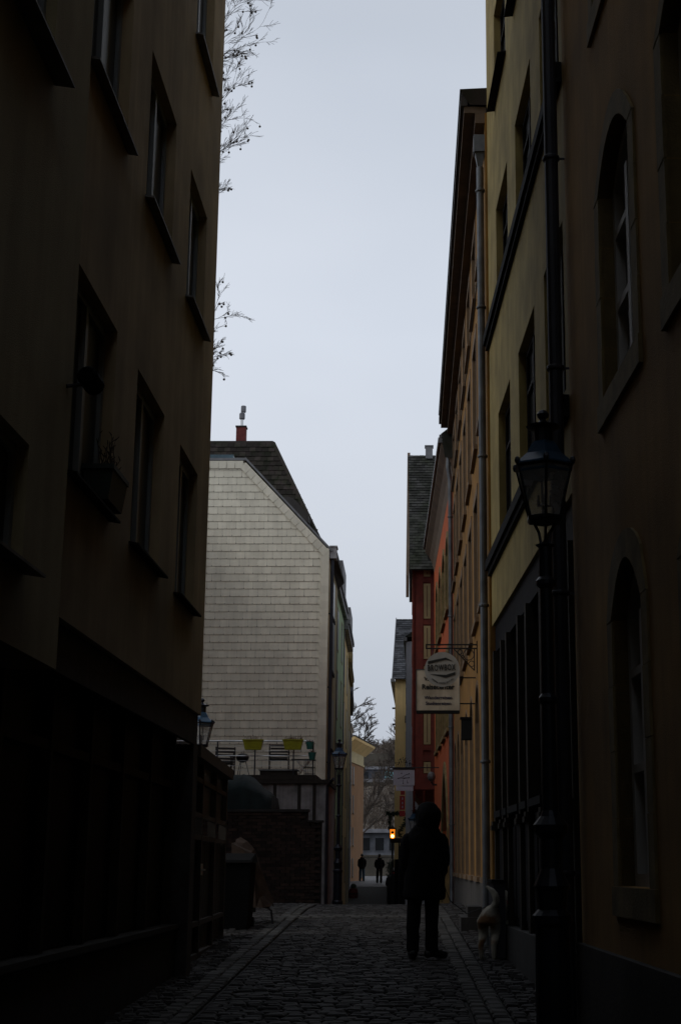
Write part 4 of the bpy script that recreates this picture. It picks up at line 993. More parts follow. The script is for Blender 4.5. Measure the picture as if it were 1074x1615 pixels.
# ------------------------------------------------------------------ signs
def text_mesh(body, size, m, name, bold=0.0, extrude=.002, space=1.0, sx=1.0):
    cu = bpy.data.curves.new(name, 'FONT'); cu.body = body; cu.size = size; cu.align_x = 'CENTER'; cu.align_y = 'CENTER'
    cu.offset = bold; cu.extrude = extrude; cu.space_character = space; cu.resolution_u = 3
    t = bpy.data.objects.new('tmp', cu); COL.objects.link(t); bpy.context.view_layer.update()
    me = bpy.data.meshes.new_from_object(t.evaluated_get(bpy.context.evaluated_depsgraph_get())); me.name = name
    me.materials.clear(); me.materials.append(m); bpy.data.objects.remove(t); bpy.data.curves.remove(cu)
    if sx != 1:
        for v in me.vertices: v.co.x *= sx
    return me
def face_cam(x, y, z, rz=0, roll=0): return Matrix.Translation((x,y,z)) @ Matrix.Rotation(rz,4,'Z') @ Matrix.Rotation(PI/2,4,'X') @ Matrix.Rotation(roll,4,'Z')
# bracket
br = thing('sign_bracket', 'wrought iron bracket with scroll circles on the ochre wall holding two shop signs', 'sign bracket', (.83,23.5,4.6))
Y_ = 23.5
part('wall_bar', MB().box(.815,.84,Y_-.012,Y_+.012,4.62,5.13), M_iron, br)
part('arm', MB().box(.02,.84,Y_-.01,Y_+.01,5.06,5.08), M_iron, br); part('arm', MB().box(.02,.84,Y_-.01,Y_+.01,5.0,5.02), M_iron, br); part('arm_end', MB().box(.01,.03,Y_-.01,Y_+.01,5.0,5.08), M_iron, br)
part('brace', MB().tube([(.78,Y_,4.66),(.46,Y_,5.0)],.009,6).tube([(.78,Y_,4.66),(.78,Y_,5.0)],.009,6), M_iron, br)
for (cx, cz, rr) in ((.69,4.91,.085),(.735,4.765,.045),(.555,4.955,.035),(.6,4.88,.02)):
    ring = [(cx+rr*math.cos(t*PI/8),Y_,cz+rr*math.sin(t*PI/8)) for t in range(17)]; part('scroll', MB().tube(ring,.007,5,cap=False), M_iron, br)
ds_ = thing('round_sign', 'round grey shop sign lettered BROWBOX hanging from the iron bracket', 'sign', (.27,23.3,4.66))
cx, cz, R_ = .27, 4.66, .275
disc = MB(); disc.prism([(cx+R_*math.cos(t*PI/20),cz+R_*math.sin(t*PI/20)) for t in range(40)], 23.36, 23.38, lambda u, v, d: (u,d,v)); part('disc', disc, M_signwhite, ds_)
def band(poly, name='chevron'): part(name, MB().prism(poly, 23.352, 23.357, lambda u, v, d: (u,d,v)), M_ink, ds_)
kx = lambda u: cx+(u-697)/54*.55; kz = lambda v: cz-(v-1057)/54*.55
zx = lambda a: kx(640+a/7.67); zz = lambda b: kz(990+b/7.67)
band([(zx(268),zz(450)),(zx(480),zz(398)),(zx(565),zz(418)),(zx(480),zz(374)),(zx(268),zz(418))][::-1])
band([(zx(290),zz(570)),(zx(480),zz(614)),(zx(590),zz(578)),(zx(590),zz(545)),(zx(480),zz(580))])
link('lettering', text_mesh('BROWBOX', .135, M_ink, 'lettering', .0022, space=1.22, sx=.56), ds_, mtx=face_cam(zx(428), 23.352, zz(497), 0, .035))
for (wrd, a) in (('HENNA',-2.15),('LASHES',-1.57),('BRAUEN',-.98)):
    link('lettering', text_mesh(wrd, .033, M_ink, 'lettering'), ds_, mtx=face_cam(cx+.215*math.cos(a), 23.352, cz+.215*math.sin(a), 0, a+PI/2))
for x_ in (.12,.38):
    part('hanger', MB().tube([(x_,23.37,4.66+.2),(x_,23.45,5.0)],.007,5), M_iron, ds_)
sq = thing('square_sign', 'stained cream square sign lettered Reisecenter behind the round sign', 'sign', (.2,24.2,4.4))
part('board', MB().box(-.135,.555,24.16,24.24,4.10,4.75), M_signcream, sq); part('bottom_trim', MB().box(-.14,.56,24.15,24.25,4.05,4.097), M_darksill, sq)
part('frame', MB().box(-.145,-.136,24.155,24.245,4.10,4.76).box(.556,.565,24.155,24.245,4.10,4.76).box(-.145,.565,24.155,24.245,4.751,4.765), M_pipe, sq)
sz = lambda v: 4.75-(v-1056)/66*.66; sxx = lambda u: -.135+(u-656)/68*.69
link('lettering', text_mesh('Reisecenter', .112, M_ink, 'lettering', .0036, sx=.98), sq, mtx=face_cam(sxx(690), 24.157, sz(1083.5)))
link('lettering', text_mesh('V.', .085, M_ink, 'lettering', .003), sq, mtx=face_cam(sxx(671.5), 24.157, sz(1070.5)))
link('lettering', text_mesh('Wanderreisen', .076, M_inkblue, 'lettering', .0012, sx=1.02), sq, mtx=face_cam(sxx(690.5), 24.157, sz(1100.8)))
link('lettering', text_mesh('Studienreisen', .076, M_inkblue, 'lettering', .0012, sx=1.0), sq, mtx=face_cam(sxx(690.5), 24.157, sz(1110)))
part('wall_arm', MB().box(.556,.83,24.19,24.21,4.62,4.64).box(.556,.83,24.19,24.21,4.2,4.22), M_iron, sq)
tag(part('wall_box', MB().box(.62,.8,25.6,25.8,3.75,4.1).box(.6,.8,25.58,25.82,4.103,4.13), M_darksill), 'dark box fixed to the ochre wall below the square sign', 'box')
# second hanging sign
s2 = thing('hanging_sign', 'pale lilac hanging sign with a drawn branching twig on a long iron arm', 'sign', (-.62,45,4.2))
part('arm', MB().tube([(-1.05,45,4.50),(.42,45,4.50)],.018,6), M_iron, s2); part('top_bar', MB().box(-.95,-.3,44.97,45.03,4.44,4.485), M_iron, s2)
part('board', MB().box(-.94,-.31,44.985,45.015,3.98,4.435), M_signlilac, s2); part('strip', MB().box(-.86,-.35,44.99,45.01,3.82,3.975), M_signlilac, s2)
tw = MB(); yb = 44.98
def cs(a, b): return (-.94+(a-230)/350*.63, yb, 4.435-(b-260)/240*.455)
for pth in (((312,392),(370,378),(430,340),(490,320)),((370,392),(400,385),(490,380)),((430,385),(400,400),(390,430),(392,470)),((455,420),(465,462))): tw.tube([cs(*p) for p in pth], .006, 4)
for p in ((312,392),(490,320),(490,380),(392,470),(465,462),(365,312)): c = cs(*p); tw.ball(c, .018, 6, 4)
tw.box(cs(375,0)[0], cs(545,0)[0], 44.978, 44.983, cs(0,510)[2], cs(0,506)[2]); part('twig_emblem', tw, M_ink, s2)
link('lettering', text_mesh('Goldschmiede', .05, M_ink, 'lettering'), s2, mtx=face_cam(-.6, 44.984, 3.9)) if False else None
fl = MB(); random.seed(9)
for i in range(9):
    c0 = (-.85+.055*i, 45, 4.53); hh = .1+.16*math.sin(i/8*PI)
    fl.tube([c0, (c0[0]+random.uniform(-.04,.04),45,4.53+hh*.6),(c0[0]+random.uniform(-.08,.08),45,4.53+hh)],[.007,.006,.004],4)
    for t_ in range(3): fl.ball((c0[0]+random.uniform(-.05,.05),45,4.55+hh*random.uniform(.4,1)),.016,5,3)
part('filigree', fl, M_iron, s2)
# red sign stack
rs = thing('red_box_sign', 'narrow red vertical sign with pale marks further down the right side', 'sign', (-.8,56,4.0))
part('sign_box', MB().box(-.93,-.74,55.95,56.05,3.66,4.16), M_redsign, rs); part('top_panel', MB().box(-.90,-.75,55.95,56.05,4.2,4.42), M_redsign, rs)
part('bottom_panel', MB().box(-.94,-.73,55.95,56.05,3.42,3.62), M_redsign, rs)
for z_ in (4.02,3.86,3.72): part('pale_mark', MB().box(-.85,-.81,55.94,55.948,z_,z_+.08), M_signlilac, rs)
part('arm', MB().tube([(-.84,56,4.45),(-.43,56,4.45)],.015,5), M_iron, rs)
# pub lantern on garlanded arm
pb = thing('garland_arm', 'iron arm wrapped in a dark fir garland over the lit lantern', 'garland', (-1.0,59,3.6))
part('arm', MB().tube([(-1.45,59,3.62),(-.74,59,3.62)],.03,6), M_iron, pb); gl = MB(); random.seed(4)
for i in range(300):
    x_ = random.uniform(-1.5,-.72); a = random.uniform(0,6.28); rr = random.uniform(.06,.14); c = Vector((x_,59,3.62)); d_ = Vector((random.uniform(-.05,.05),math.cos(a)*rr,math.sin(a)*rr)); gl.tube([c,c+d_],[.018,.006],3)
for i in range(160):
    z_ = random.uniform(2.98,3.6); a = random.uniform(0,6.28); gl.tube([(-1.36,59,z_),(-1.36+.1*math.cos(a),59+.08*math.sin(a),z_+random.uniform(-.05,.05))],[.016,.005],3)
for i in range(170):
    z_ = random.uniform(2.7,3.5); x_ = -.85+.12*math.sin(z_*6); a = random.uniform(0,6.28); gl.tube([(x_,59,z_),(x_+.12*math.cos(a),59+.08*math.sin(a),z_+random.uniform(-.06,.06))],[.016,.005],3)
part('fir_garland', gl, M_leaf, pb)
ll = thing('lit_lantern', 'glowing amber wall lantern, the only lit lamp in the lane', 'lantern', (-1.25,58.9,2.8))
zt, zb = 3.02, 2.66; cx, cy = -1.25, 58.9
part('glass', MB().lathe([(.115,zb+.02),(.155,zt)],4,(cx,cy),PI/4), M_lit, ll); part('bulb', MB().ball((cx+.0,cy-.125,zb+.1),.055,8,6,(1,.4,1)), M_bulb, ll)
fr = MB().lathe([(.17,zt+.003),(.19,zt+.03),(.06,zt+.1),(.02,zt+.16)],4,(cx,cy),PI/4)
for i in range(4):
    a = PI/4+i*PI/2; fr.tube([(cx+.125*math.cos(a),cy+.125*math.sin(a),zb),(cx+.165*math.cos(a),cy+.165*math.sin(a),zt)],.014,4)
fr.lathe([(.1,zb-.03),(.125,zb+.018)],4,(cx,cy),PI/4); part('frame', fr, M_iron, ll); part('emblem', MB().prism([(cx+.055*math.cos(t),zb+.24+.05*math.sin(t)) for t in [k*PI/6 for k in range(12)]],cy-.13,cy-.122,lambda u,v,d:(u,d,v)), M_iron, ll)
part('hanger', MB().tube([(cx,cy,zt+.15),(cx,cy,3.6)],.012,5), M_iron, ll); part('stem', MB().tube([(cx-.02,cy,zb-.02),(cx-.02,cy,zb-.75)],.02,5), M_iron, ll)
# dark awnings / stalls beneath
aw = thing('pub_terrace_awning', 'dark folded awning and boards in front of the pub below the lit lantern', 'awning', (-.9,61,.3))
part('board', MB().box(-1.2,-.74,60.5,60.6,0,1.9), M_shop, aw); part('awning_roll', MB().tube([(-1.35,60,2.62),(-.72,60,2.62)],.09,8), M_coat2, aw)
for k in range(3): part('post', MB().box(-1.3+.25*k,-1.25+.25*k,60.3,60.35,-.1,2.55), M_iron, aw)

# small things on the ground
stp = thing('door_step', 'low worn stone doorstep beside the dog at the ochre house', 'step', (.72,22.6,.75))
part('tread', MB().box(.52,.85,22.3,23.5,.7,.93), M_darkstone, stp); part('tread', MB().box(.62,.85,22.35,23.45,.933,1.08), M_darkstone, stp)
cb = thing('meter_cabinet', 'narrow grey meter cabinet against the black shopfront', 'cabinet', (.9,18.2,.6))
a, b = W2.span(17.9,18.5); q = MB(); W2.box(q, a, b, .06, .2, .62, 1.46); part('cabinet_body', q, mat('grey cabinet paint',(.035,.035,.045),.8), cb); q = MB(); W2.box(q, a-.02, b+.02, .05, .22, 1.463, 1.5); part('cabinet_lid', q, M_darksill, cb)
bl = thing('wooden_barrel', 'small red brown barrel planter by the left houses beyond the crest', 'barrel', (-3.72,80,0))
part('barrel_body', MB().lathe([(.2,-.1),(.25,.15),(.25,.3),(.2,.5)],12,(-3.72,80)), M_redbrick, bl); part('hoop', MB().lathe([(.257,.2),(.262,.23),(.257,.26)],12,(-3.72,80)), M_iron, bl)
part('plant', MB().ball((-3.72,80,.6),.16,7,5), M_leaf, bl)
# window sill things on the left wall
fb_ = thing('window_box', 'dark window box with dry upright twigs on the lower left window sill', 'planter', (-2.36,11.0,4.3))
part('box', MB().add([(-2.5,10.7,4.3),(-2.34,10.7,4.3),(-2.34,11.2,4.3),(-2.5,11.2,4.3),(-2.53,10.68,4.52),(-2.31,10.68,4.52),(-2.31,11.22,4.52),(-2.53,11.22,4.52)],[(0,3,2,1),(4,5,6,7),(0,1,5,4),(1,2,6,5),(2,3,7,6),(3,0,4,7)]), mat('dark green planter',(.018,.028,.022),.6), fb_)
part('rim', MB().box(-2.54,-2.3,10.66,11.24,4.523,4.56), mat('dark green planter',(.02,.03,.025),.6), fb_)
g = MB(); random.seed(8)
for i in range(16):
    y0 = random.uniform(10.75,11.15); x0 = random.uniform(-2.48,-2.36); h = random.uniform(.15,.36); pts = [(x0,y0,4.54)]
    for k in range(4): pts.append((x0+random.uniform(-.02,.02),y0+random.uniform(-.03,.03)*k*.6,4.54+h*(k+1)/4))
    g.tube(pts,[.005,.004,.004,.003,.002],4)
    for k in range(4): p = pts[1+k]; g.tube([p,(p[0]+random.uniform(-.03,.03),p[1]+random.uniform(-.04,.04),p[2]+.03)],[.006,.003],3)
part('dry_twigs', g, M_twig, fb_)
ol = thing('wall_floodlight', 'rounded black lamp on a short arm on the stair wing edge', 'wall lamp', (-2.3,9.5,5.05))
part('lamp_head', MB().tube([(-2.22,9.32,4.80),(-2.22,9.35,4.80),(-2.22,9.55,4.80),(-2.22,9.58,4.80)],[.05,.07,.07,.05],12), M_bin, ol); part('arm', MB().tube([(-2.32,9.2,4.68),(-2.24,9.4,4.76)],.014,6), M_iron, ol)

# ------------------------------------------------------------------ people and dog
def skin_body(parent, pts, edges, m, name='body', levels=1):
    me = bpy.data.meshes.new(name); me.from_pydata([p[0] for p in pts], edges, []); me.materials.append(m)
    o = bpy.data.objects.new(name, me); COL.objects.link(o); o.parent = parent
    md = o.modifiers.new('skin', 'SKIN'); md.use_smooth_shade = True
    sv = me.skin_vertices[0].data
    for i, p in enumerate(pts):
        r = p[1]; sv[i].radius = r if isinstance(r, tuple) else (r, r)
    sv[0].use_root = True
    s_ = o.modifiers.new('sub', 'SUBSURF'); s_.levels = levels; s_.render_levels = levels
    return o
TEXS = {}
def rumple(o, size, strength, sub_=1):
    if size not in TEXS:
        t = bpy.data.textures.new('cloth folds', 'CLOUDS'); t.noise_scale = size; TEXS[size] = t
    if sub_:
        m_ = o.modifiers.new('sub', 'SUBSURF'); m_.levels = sub_; m_.render_levels = sub_
    d_ = o.modifiers.new('folds', 'DISPLACE'); d_.texture = TEXS[size]; d_.strength = strength; d_.mid_level = .5
    return o
def person(loc, rz, label, H=1.75, coat=None, trousers=None, hat=None, legs=((-.1,0),(.1,0)), hem=.78, elbow=.28, hood=False, bulk=1.0, scarf=None, foot=(0,0), group=None):
    r_ = thing('person', label, 'person', loc, group, rz); k = H/1.75
    r_.scale = (k,k,k); rnd = random.Random(int(loc[1]*10))
    P = []; E_ = []
    def v(x,y,z,r): P.append(((x,y,z),r)); return len(P)-1
    def e(a,b): E_.append((a,b))
    pel = v(0,0,.95,(.15,.11)); sp = v(0,0,1.15,(.14,.1)); chs = v(0,0,1.35,(.16,.11)); nk = v(0,.0,1.5,.055); jw = v(0,.03,1.58,(.06,.07)); sk = v(0,.0,1.66,(.078,.092)); cr = v(0,0,1.71,(.06,.07))
    e(pel,sp); e(sp,chs); e(chs,nk); e(nk,jw); e(jw,sk); e(sk,cr)
    ns = v(0,.115,1.625,.014); e(jw, ns)
    for s_, (lx, ly) in zip((-1,1), legs):
        hp_ = v(s_*.09,0,.88,.085); kn = v(lx,.01+ly*.4,.48,.055); an_ = v(lx,ly-.01,.09,.03); to = v(lx+foot[0 if s_<0 else 1]*.3,ly+.08,.045,.035)
        e(pel,hp_); e(hp_,kn); e(kn,an_); e(an_,to)
        sh_ = v(s_*.17,0,1.40,.055); el = v(s_*elbow,-.04,1.12,.04); hd = v(s_*.17,.13,.94,.03); e(chs,sh_); e(sh_,el); e(el,hd)
    skin_body(r_, P, E_, M_skin)
    n = 20
    c = MB(); w_ = bulk
    rings = [(0,0,hem,.205*w_,.16*w_),(0,0,hem+.03,.21*w_,.165*w_),(0,0,.95,.215*w_,.165*w_),(0,0,1.1,.205*w_,.155*w_),(0,0,1.25,.215*w_,.155*w_),(.005,0,1.38,.2*w_,.14*w_),(.005,0,1.45,.165*w_,.125*w_),(.008,0,1.5,.125,.11),(.01,0,1.55,.1,.1)]
    c.loft(rings, n, .03); rumple(sub('coat', c.mesh('coat', coat or M_coat, True), r_), .13, .05, 2)
    for s_ in (-1,1):
        q = MB().tube([(s_*.16,0,1.42),(s_*.21,-.01,1.36),(s_*(elbow+.0),-.04,1.14),(s_*(elbow-.01),-.02,1.06),(s_*.21,.1,.96),(s_*.17,.13,.93)],[.06,.078*w_,.07*w_,.068*w_,.06,.05],10); rumple(sub('sleeve', q.mesh('sleeve', coat or M_coat, True), r_), .08, .035, 2)
    t_ = MB()
    for s_, (lx, ly) in zip((-1,1), legs):
        t_.tube([(s_*.085,0,.95),(s_*.09,0,.86),(lx,.01+ly*.4,.5),(lx,ly*.7,.3),(lx,ly-.005,.12),(lx,ly,.06)],[.1,.102,.085,.078,.076,.084],12)
    rumple(sub('trousers', t_.mesh('trousers', trousers or M_trous, True), r_), .1, .025, 2)
    for s_, (lx, ly), f_ in zip((-1,1), legs, foot):
        b = MB(); ax = math.atan2(f_, .2)
        pts = [(-.08,.05,.045),(0,.07,.055),(.1,.05,.05),(.19,.035,.042)]
        o_ = len(b.v); dx, dy = math.sin(ax), math.cos(ax)
        b.tube([(lx+dx*p[0], ly+dy*p[0], p[1]) for p in pts], [p[2] for p in pts], 10); b.tube([(lx,ly-.01,.05),(lx,ly-.01,.2)],[.06,.058],10)
        b.v = [(x,y,max(.002,z)) for (x,y,z) in b.v]
        sub('boot', b.mesh('boot', M_boot, True), r_)
    for s_ in (-1,1): sub('eye', MB().ball((s_*.032,.088,1.655),.012,6,4).mesh('eye', M_hair), r_)
    if hood:
        hd = MB(); rings = [(0,-.02,1.47,.11,.1),(0,-.02,1.5,.135,.13),(0.01,-.02,1.56,.143,.15),(0.01,-.02,1.63,.15,.155),(.01,-.01,1.7,.14,.145),(.01,0,1.76,.105,.11),(.01,0,1.795,.05,.05)]
        hd.loft(rings, 18, .03); rumple(sub('hood', hd.mesh('hood', coat or M_coat, True), r_), .1, .03, 2)
    else:
        hr_ = MB(); hr_.loft([(0,-.03,1.58,.07,.06),(0,-.025,1.64,.092,.09),(0,-.015,1.7,.093,.1),(0,-.01,1.75,.06,.065),(0,0,1.77,.02,.02)],14,.02); sub('hair', hr_.mesh('hair', M_hair, True), r_)
        if hat:
            h_ = MB().loft([(0,-.01,1.67,.105,.115),(0,-.01,1.72,.1,.11),(0,0,1.78,.06,.065),(0,0,1.8,.02,.02)],14); sub('cap', h_.mesh('cap', hat, True), r_)
    if scarf:
        s_ = MB().loft([(0,-.01,1.43,.15,.13),(0,-.01,1.5,.12,.11),(0,0,1.57,.1,.095),(0,-.01,1.64,.1,.1)],14,.04); sub('scarf', s_.mesh('scarf', scarf, True), r_)
    return r_
man = person((-.005,18.2,gz(18.2)+.025), 0, 'person in a hooded black parka standing with back turned in the middle of the lane', H=1.76, hood=True, legs=((-.135,0),(.085,-.02)), hem=.66, elbow=.225, bulk=1.16, foot=(-.02,.33))
hd_ = [c for c in bpy.data.objects if c.parent == man and c.name.startswith('hood')][0]; hd_.location.x = .035; hd_.scale = (1.04,1.04,1.0)
woman = person((-1.42,70,gz(70)-.0), 0, 'person in a wide dark coat with red scarf and pale cap just past the crest', H=1.76, coat=M_coat2, hat=M_wool, hem=.1, elbow=.3, bulk=1.45, scarf=M_scarf)
person((-3.9,95,gz(95)+.04), .1, 'person in black jacket and blue jeans on the bright square, left of two', H=1.66, coat=M_coat, trousers=M_jeans, legs=((-.12,0),(.12,0)), hem=.8, elbow=.23, group='two people far off on the square')
person((-2.74,92.5,gz(92.5)+.04), .1, 'person all in black with raised elbows on the square, right of two', H=1.72, coat=M_coat, trousers=M_trous, legs=((-.13,0),(.1,0)), hem=.85, elbow=.27, group='two people far off on the square')
# dog, rear view, tail up
DY = 17.9
dog = thing('dog', 'white and tan dog seen from behind with raised curled tail by the shopfront', 'dog', (.74,DY,gz(DY)+.02), rz=-.28)
P = []; E_ = []
def dv(x,y,z,r): P.append(((x,y,z),r)); return len(P)-1
hipc = dv(0,0,.53,(.105,.135)); bl_ = dv(0,.22,.51,(.105,.12)); cs_ = dv(0,.45,.5,(.11,.14)); sh_ = dv(0,.56,.55,(.09,.11)); nk = dv(0,.68,.66,.075); hd = dv(0,.78,.74,.075); mz = dv(0,.9,.69,.04); ns_ = dv(0,.97,.68,.026)
E_ += [(hipc,bl_),(bl_,cs_),(cs_,sh_),(sh_,nk),(nk,hd),(hd,mz),(mz,ns_)]
for s_ in (-1,1):
    a = dv(s_*.062,-.03,.43,.085); b = dv(s_*.075,.04,.31,.062); c = dv(s_*.075,-.09,.19,.034); d_ = dv(s_*.075,-.07,.045,.028); t_ = dv(s_*.075,-.0,.02,.026); E_ += [(hipc,a),(a,b),(b,c),(c,d_),(d_,t_)]
    a = dv(s_*.09,.5,.38,.05); b = dv(s_*.09,.52,.24,.032); c = dv(s_*.09,.5,.05,.025); d_ = dv(s_*.09,.56,.02,.026); E_ += [(sh_,a),(a,b),(b,c),(c,d_)]
    er = dv(s_*.06,.76,.83,.022); et = dv(s_*.09,.75,.78,.012); E_ += [(hd,er),(er,et)]
tl = [dv(.07,-.06,.61,.04), dv(.115,-.08,.67,.046), dv(.105,-.09,.74,.046), dv(.06,-.09,.80,.034), dv(-.01,-.09,.84,.01)]
E_ += [(hipc,tl[0])] + list(zip(tl,tl[1:]))
rumple(skin_body(dog, P, E_, dogmat(), levels=3), .035, .012, 0)
for s_ in (-1,1): sub('eye', MB().ball((s_*.035,.845,.765),.012,6,4).mesh('eye', M_hair), dog)
sub('nose', MB().ball((0,.995,.69),.02,6,4).mesh('nose', M_hair), dog)
sub('collar', MB().tube([(0,.615,.6),(0,.64,.625)],[.098,.098],14).mesh('collar', M_redsign), dog)
ls = MB(); p0 = Vector((.62,18.5,gz(18.5)+.7)); 
tag(part('dog_lead', MB().tube([(.18,18.35,1.55),(.3,18.4,1.25),(.5,18.45,1.1),(.8,18.5,1.2),(.98,18.53,1.27)],.006,5), M_iron), 'thin black lead sagging from the person in the parka to the dog', 'dog lead')

# ------------------------------------------------------------------ trees
def grow(mb, p, d, L, r, depth, rnd, balls=None, spread=.5, droop=.0, n=5, minr=.004):
    steps = 4; pts = [p.copy()]; rad = [r]; q = p.copy(); dd = d.normalized()
    for i in range(steps):
        dd = (dd + Vector((rnd.uniform(-.22,.22),rnd.uniform(-.22,.22),rnd.uniform(-.18,.2)-droop))).normalized()
        q = q + dd*(L/steps); pts.append(q.copy()); rad.append(max(minr, r*(1-.5*(i+1)/steps)))
        if depth > 0 and i >= 0:
            for _ in range(1 if depth > 1 else 2):
                if rnd.random() < .85:
                    nd = (dd + Vector((rnd.uniform(-1,1),rnd.uniform(-1,1),rnd.uniform(-.7,1)))*spread).normalized()
                    grow(mb, q, nd, L*rnd.uniform(.45,.7), rad[-1]*.6, depth-1, rnd, balls, spread, droop, max(3,n-1), minr)
    mb.tube(pts, rad, n, cap=False)
    if balls is not None and depth == 0 and rnd.random() < .045:
        e = pts[-1]; z = Vector((rnd.uniform(-.03,.03),0,-.06)); mb.tube([e, e+z],[.003,.003],3,cap=False); balls.append(tuple(e+z))
def tree(name, label, base, trunk, limbs, r, seed, depth=3, L=2.4, balls=True, group=None, spread=.5, minr=.006, m=M_twig, droop=.03):
    r_ = thing(name, label, 'tree', base, group); rnd = random.Random(seed)
    t_ = MB().tube(trunk, [r*(1-.55*i/(len(trunk)-1)) for i in range(len(trunk))], 10); part('trunk', t_, M_bark, r_)
    c = MB(); bs_ = [] if balls else None
    for (a, b, rr, dep, LL) in limbs:
        a, b = Vector(a), Vector(b); k = 6; pts = [a.lerp(b, i/k)+Vector((rnd.uniform(-.1,.1),rnd.uniform(-.1,.1),rnd.uniform(-.12,.12)))*(0 if i in (0,) else 1) for i in range(k+1)]
        rad = [rr*(1-.75*i/k) for i in range(k+1)]; c.tube(pts, rad, 6, cap=False)
        for i in range(2, k+1):
            for _ in range(2):
                d_ = ((b-a).normalized()+Vector((rnd.uniform(-1,1),rnd.uniform(-1,1),rnd.uniform(-1,1)))*.55).normalized(); grow(c, pts[i], d_, LL*rnd.uniform(.6,1), max(rad[i]*.6,minr*1.6), dep, rnd, bs_, spread, droop, 4, minr)
    co = part('crown', c, m, r_)
    if bs_:
        q = MB()
        for p in bs_: q.ball(p, .027, 6, 4)
        part('seed_balls', q, m, r_)['kind'] = 'stuff'
    return r_
T0 = (-7.6,30,.8)
tree('plane_tree', 'tall bare plane tree with seed balls behind the left building', T0, [(-7.6,30,.7),(-7.5,30,5),(-7.4,30.1,9),(-7.3,30,13),(-7.2,29.9,17),(-7.1,30,20)],
     [((-7.2,30,14.0),(-4.7,30,20.0),.06,3,.95),((-7.2,30,13.4),(-4.7,30,18.9),.05,3,.9),((-7.3,30,12.0),(-4.7,30,17.3),.045,3,.85),((-7.3,30,11.4),(-4.8,30.2,16.5),.04,3,.75),
      ((-7.2,30,15.5),(-4.6,29.6,20.6),.045,3,.95),((-7.2,30,15.0),(-4.55,30.3,19.4),.045,3,.9),((-7.2,30,13.0),(-4.6,29.8,18.0),.045,3,.8),((-7.3,30,12.6),(-4.7,30.3,16.9),.04,3,.9),((-7.4,30,9),(-4.6,30.1,12.9),.025,3,.7),((-7.4,30,8.6),(-4.65,29.9,12.0),.02,3,.6),((-7.1,30,18),(-4.6,30,21.6),.06,3,.8),((-7.4,30,11),(-10,30,16),.08,2,1.2),((-7.2,30,16),(-9.5,31,21),.08,2,1.2),((-7.2,30,15),(-7.5,33,20),.07,2,1.2)],
     .32, 31, minr=.0038)
tree('bare_tree', 'bare tree rising over the terracotta block roof at the end of the lane', (-7.6,128,.7), [(-7.6,128,.6),(-7.5,128,5),(-7.3,128,9)],
     [((-7.3,128,8),(-6.4,128,14.3),.14,3,1.7),((-7.3,128,8.5),(-8.5,128,13.5),.14,3,1.7),((-7.3,128,8.6),(-5.2,128,12.2),.13,3,1.5),((-7.3,128,8),(-7.4,127,14.2),.12,3,1.7)], .3, 12, balls=False, minr=.018, L=2, group='bare trees beyond the square')
tree('bare_tree', 'thin bare tree leaning in from the right across the hillside', (-6.2,118,.7), [(-6.35,118,.6),(-6.0,118,2.6),(-5.4,118,4.0)],
     [((-5.4,118,4.0),(-2.0,118,9.6),.11,2,1.6),((-5.7,118,3.2),(-2.0,118,6.6),.09,2,1.4),((-5.9,118,3),(-5.0,118,8.2),.08,2,1.6),((-5.6,118,3.4),(-3.4,118,8.6),.08,2,1.5)], .16, 44, balls=False, minr=.016, spread=.6, group='bare trees beyond the square')
tree('bare_tree', 'small bare tree peeping out beside the pale yellow house', (-1.2,150,.7), [(-1.2,150,.6),(-1.2,150,6)],
     [((-1.2,150,6),(-2.3,150,13.5),.1,3,2.0),((-1.2,150,6),(-.5,150,12),.1,2,2.0),((-1.2,150,6),(-2.8,150,10.5),.1,3,1.8)], .2, 5, balls=False, minr=.02, group='bare trees beyond the square')

# ------------------------------------------------------------------ far side: wall, pavilion, hillside
fw_ = tag(part('quay_wall', MB().box(-40,40,141,142,.5,2.45).box(-40,40,140.9,142.1,2.453,2.6), M_hillwall), 'low brown wall along the far side of the square', 'wall')
pv = thing('white_pavilion', 'low grey white pavilion with dark square windows behind the far wall', 'building', (-3,151,1.7))
part('wall', MB().box(-12,6,148.4,156,.6,4.75), M_pav, pv); part('roof', MB().box(-12.4,6.4,147.7,156.3,4.753,5.05).box(-12.2,6.2,147.9,156,5.053,5.12), M_concrete, pv)
for k in range(8):
    x_ = -7.6+1.35*k; f = part('window', MB().box(x_,x_+1.0,148.3,148.395,3.0,4.35), M_pav, pv); g = MB().box(x_+.08,x_+.92,148.27,148.297,3.08,4.27); part('pane', g, M_glass, f)
hl = MB(); random.seed(2); NX, NY = 40, 22
for j in range(NY+1):
    for i in range(NX+1):
        x_ = -150+300*i/NX; y_ = 165+235*j/NY; t_ = j/NY
        h = 2+ (13.0*min(1,t_*2.6) if t_ < .39 else 13.0 + (t_-.39)*27) + 2.0*math.sin(x_*.05+1)+ (random.uniform(-.4,.4)) - x_*.05*t_
        hl.v.append((x_,y_,h))
for j in range(NY):
    for i in range(NX): a = j*(NX+1)+i; hl.f.append((a,a+1,a+NX+2,a+NX+1))
struct('hillside', hl, M_bare)
tr_ = thing('hill_terrace_building', 'long low concrete terrace building with pale parapets halfway up the far hill', 'building', (-5,243,14))
part('wall', MB().box(-22,14,238,250,8,14.4), M_hillwall, tr_); part('parapet', MB().box(-22.2,14.2,237.6,250,14.403,14.9), M_concrete, tr_)
part('upper_wall', MB().box(-20,-2,243,252,14.9,16.7), M_darkhouse, tr_); part('upper_parapet', MB().box(-20.2,-1.8,242.6,252,16.703,17.15), M_concrete, tr_)
part('glazing', MB().box(-6.4,-3.4,242.4,242.98,15.3,16.5), M_bluegrn, tr_); part('back_wall', MB().box(-24,16,262,264,12,20.6), M_hillwall, tr_)
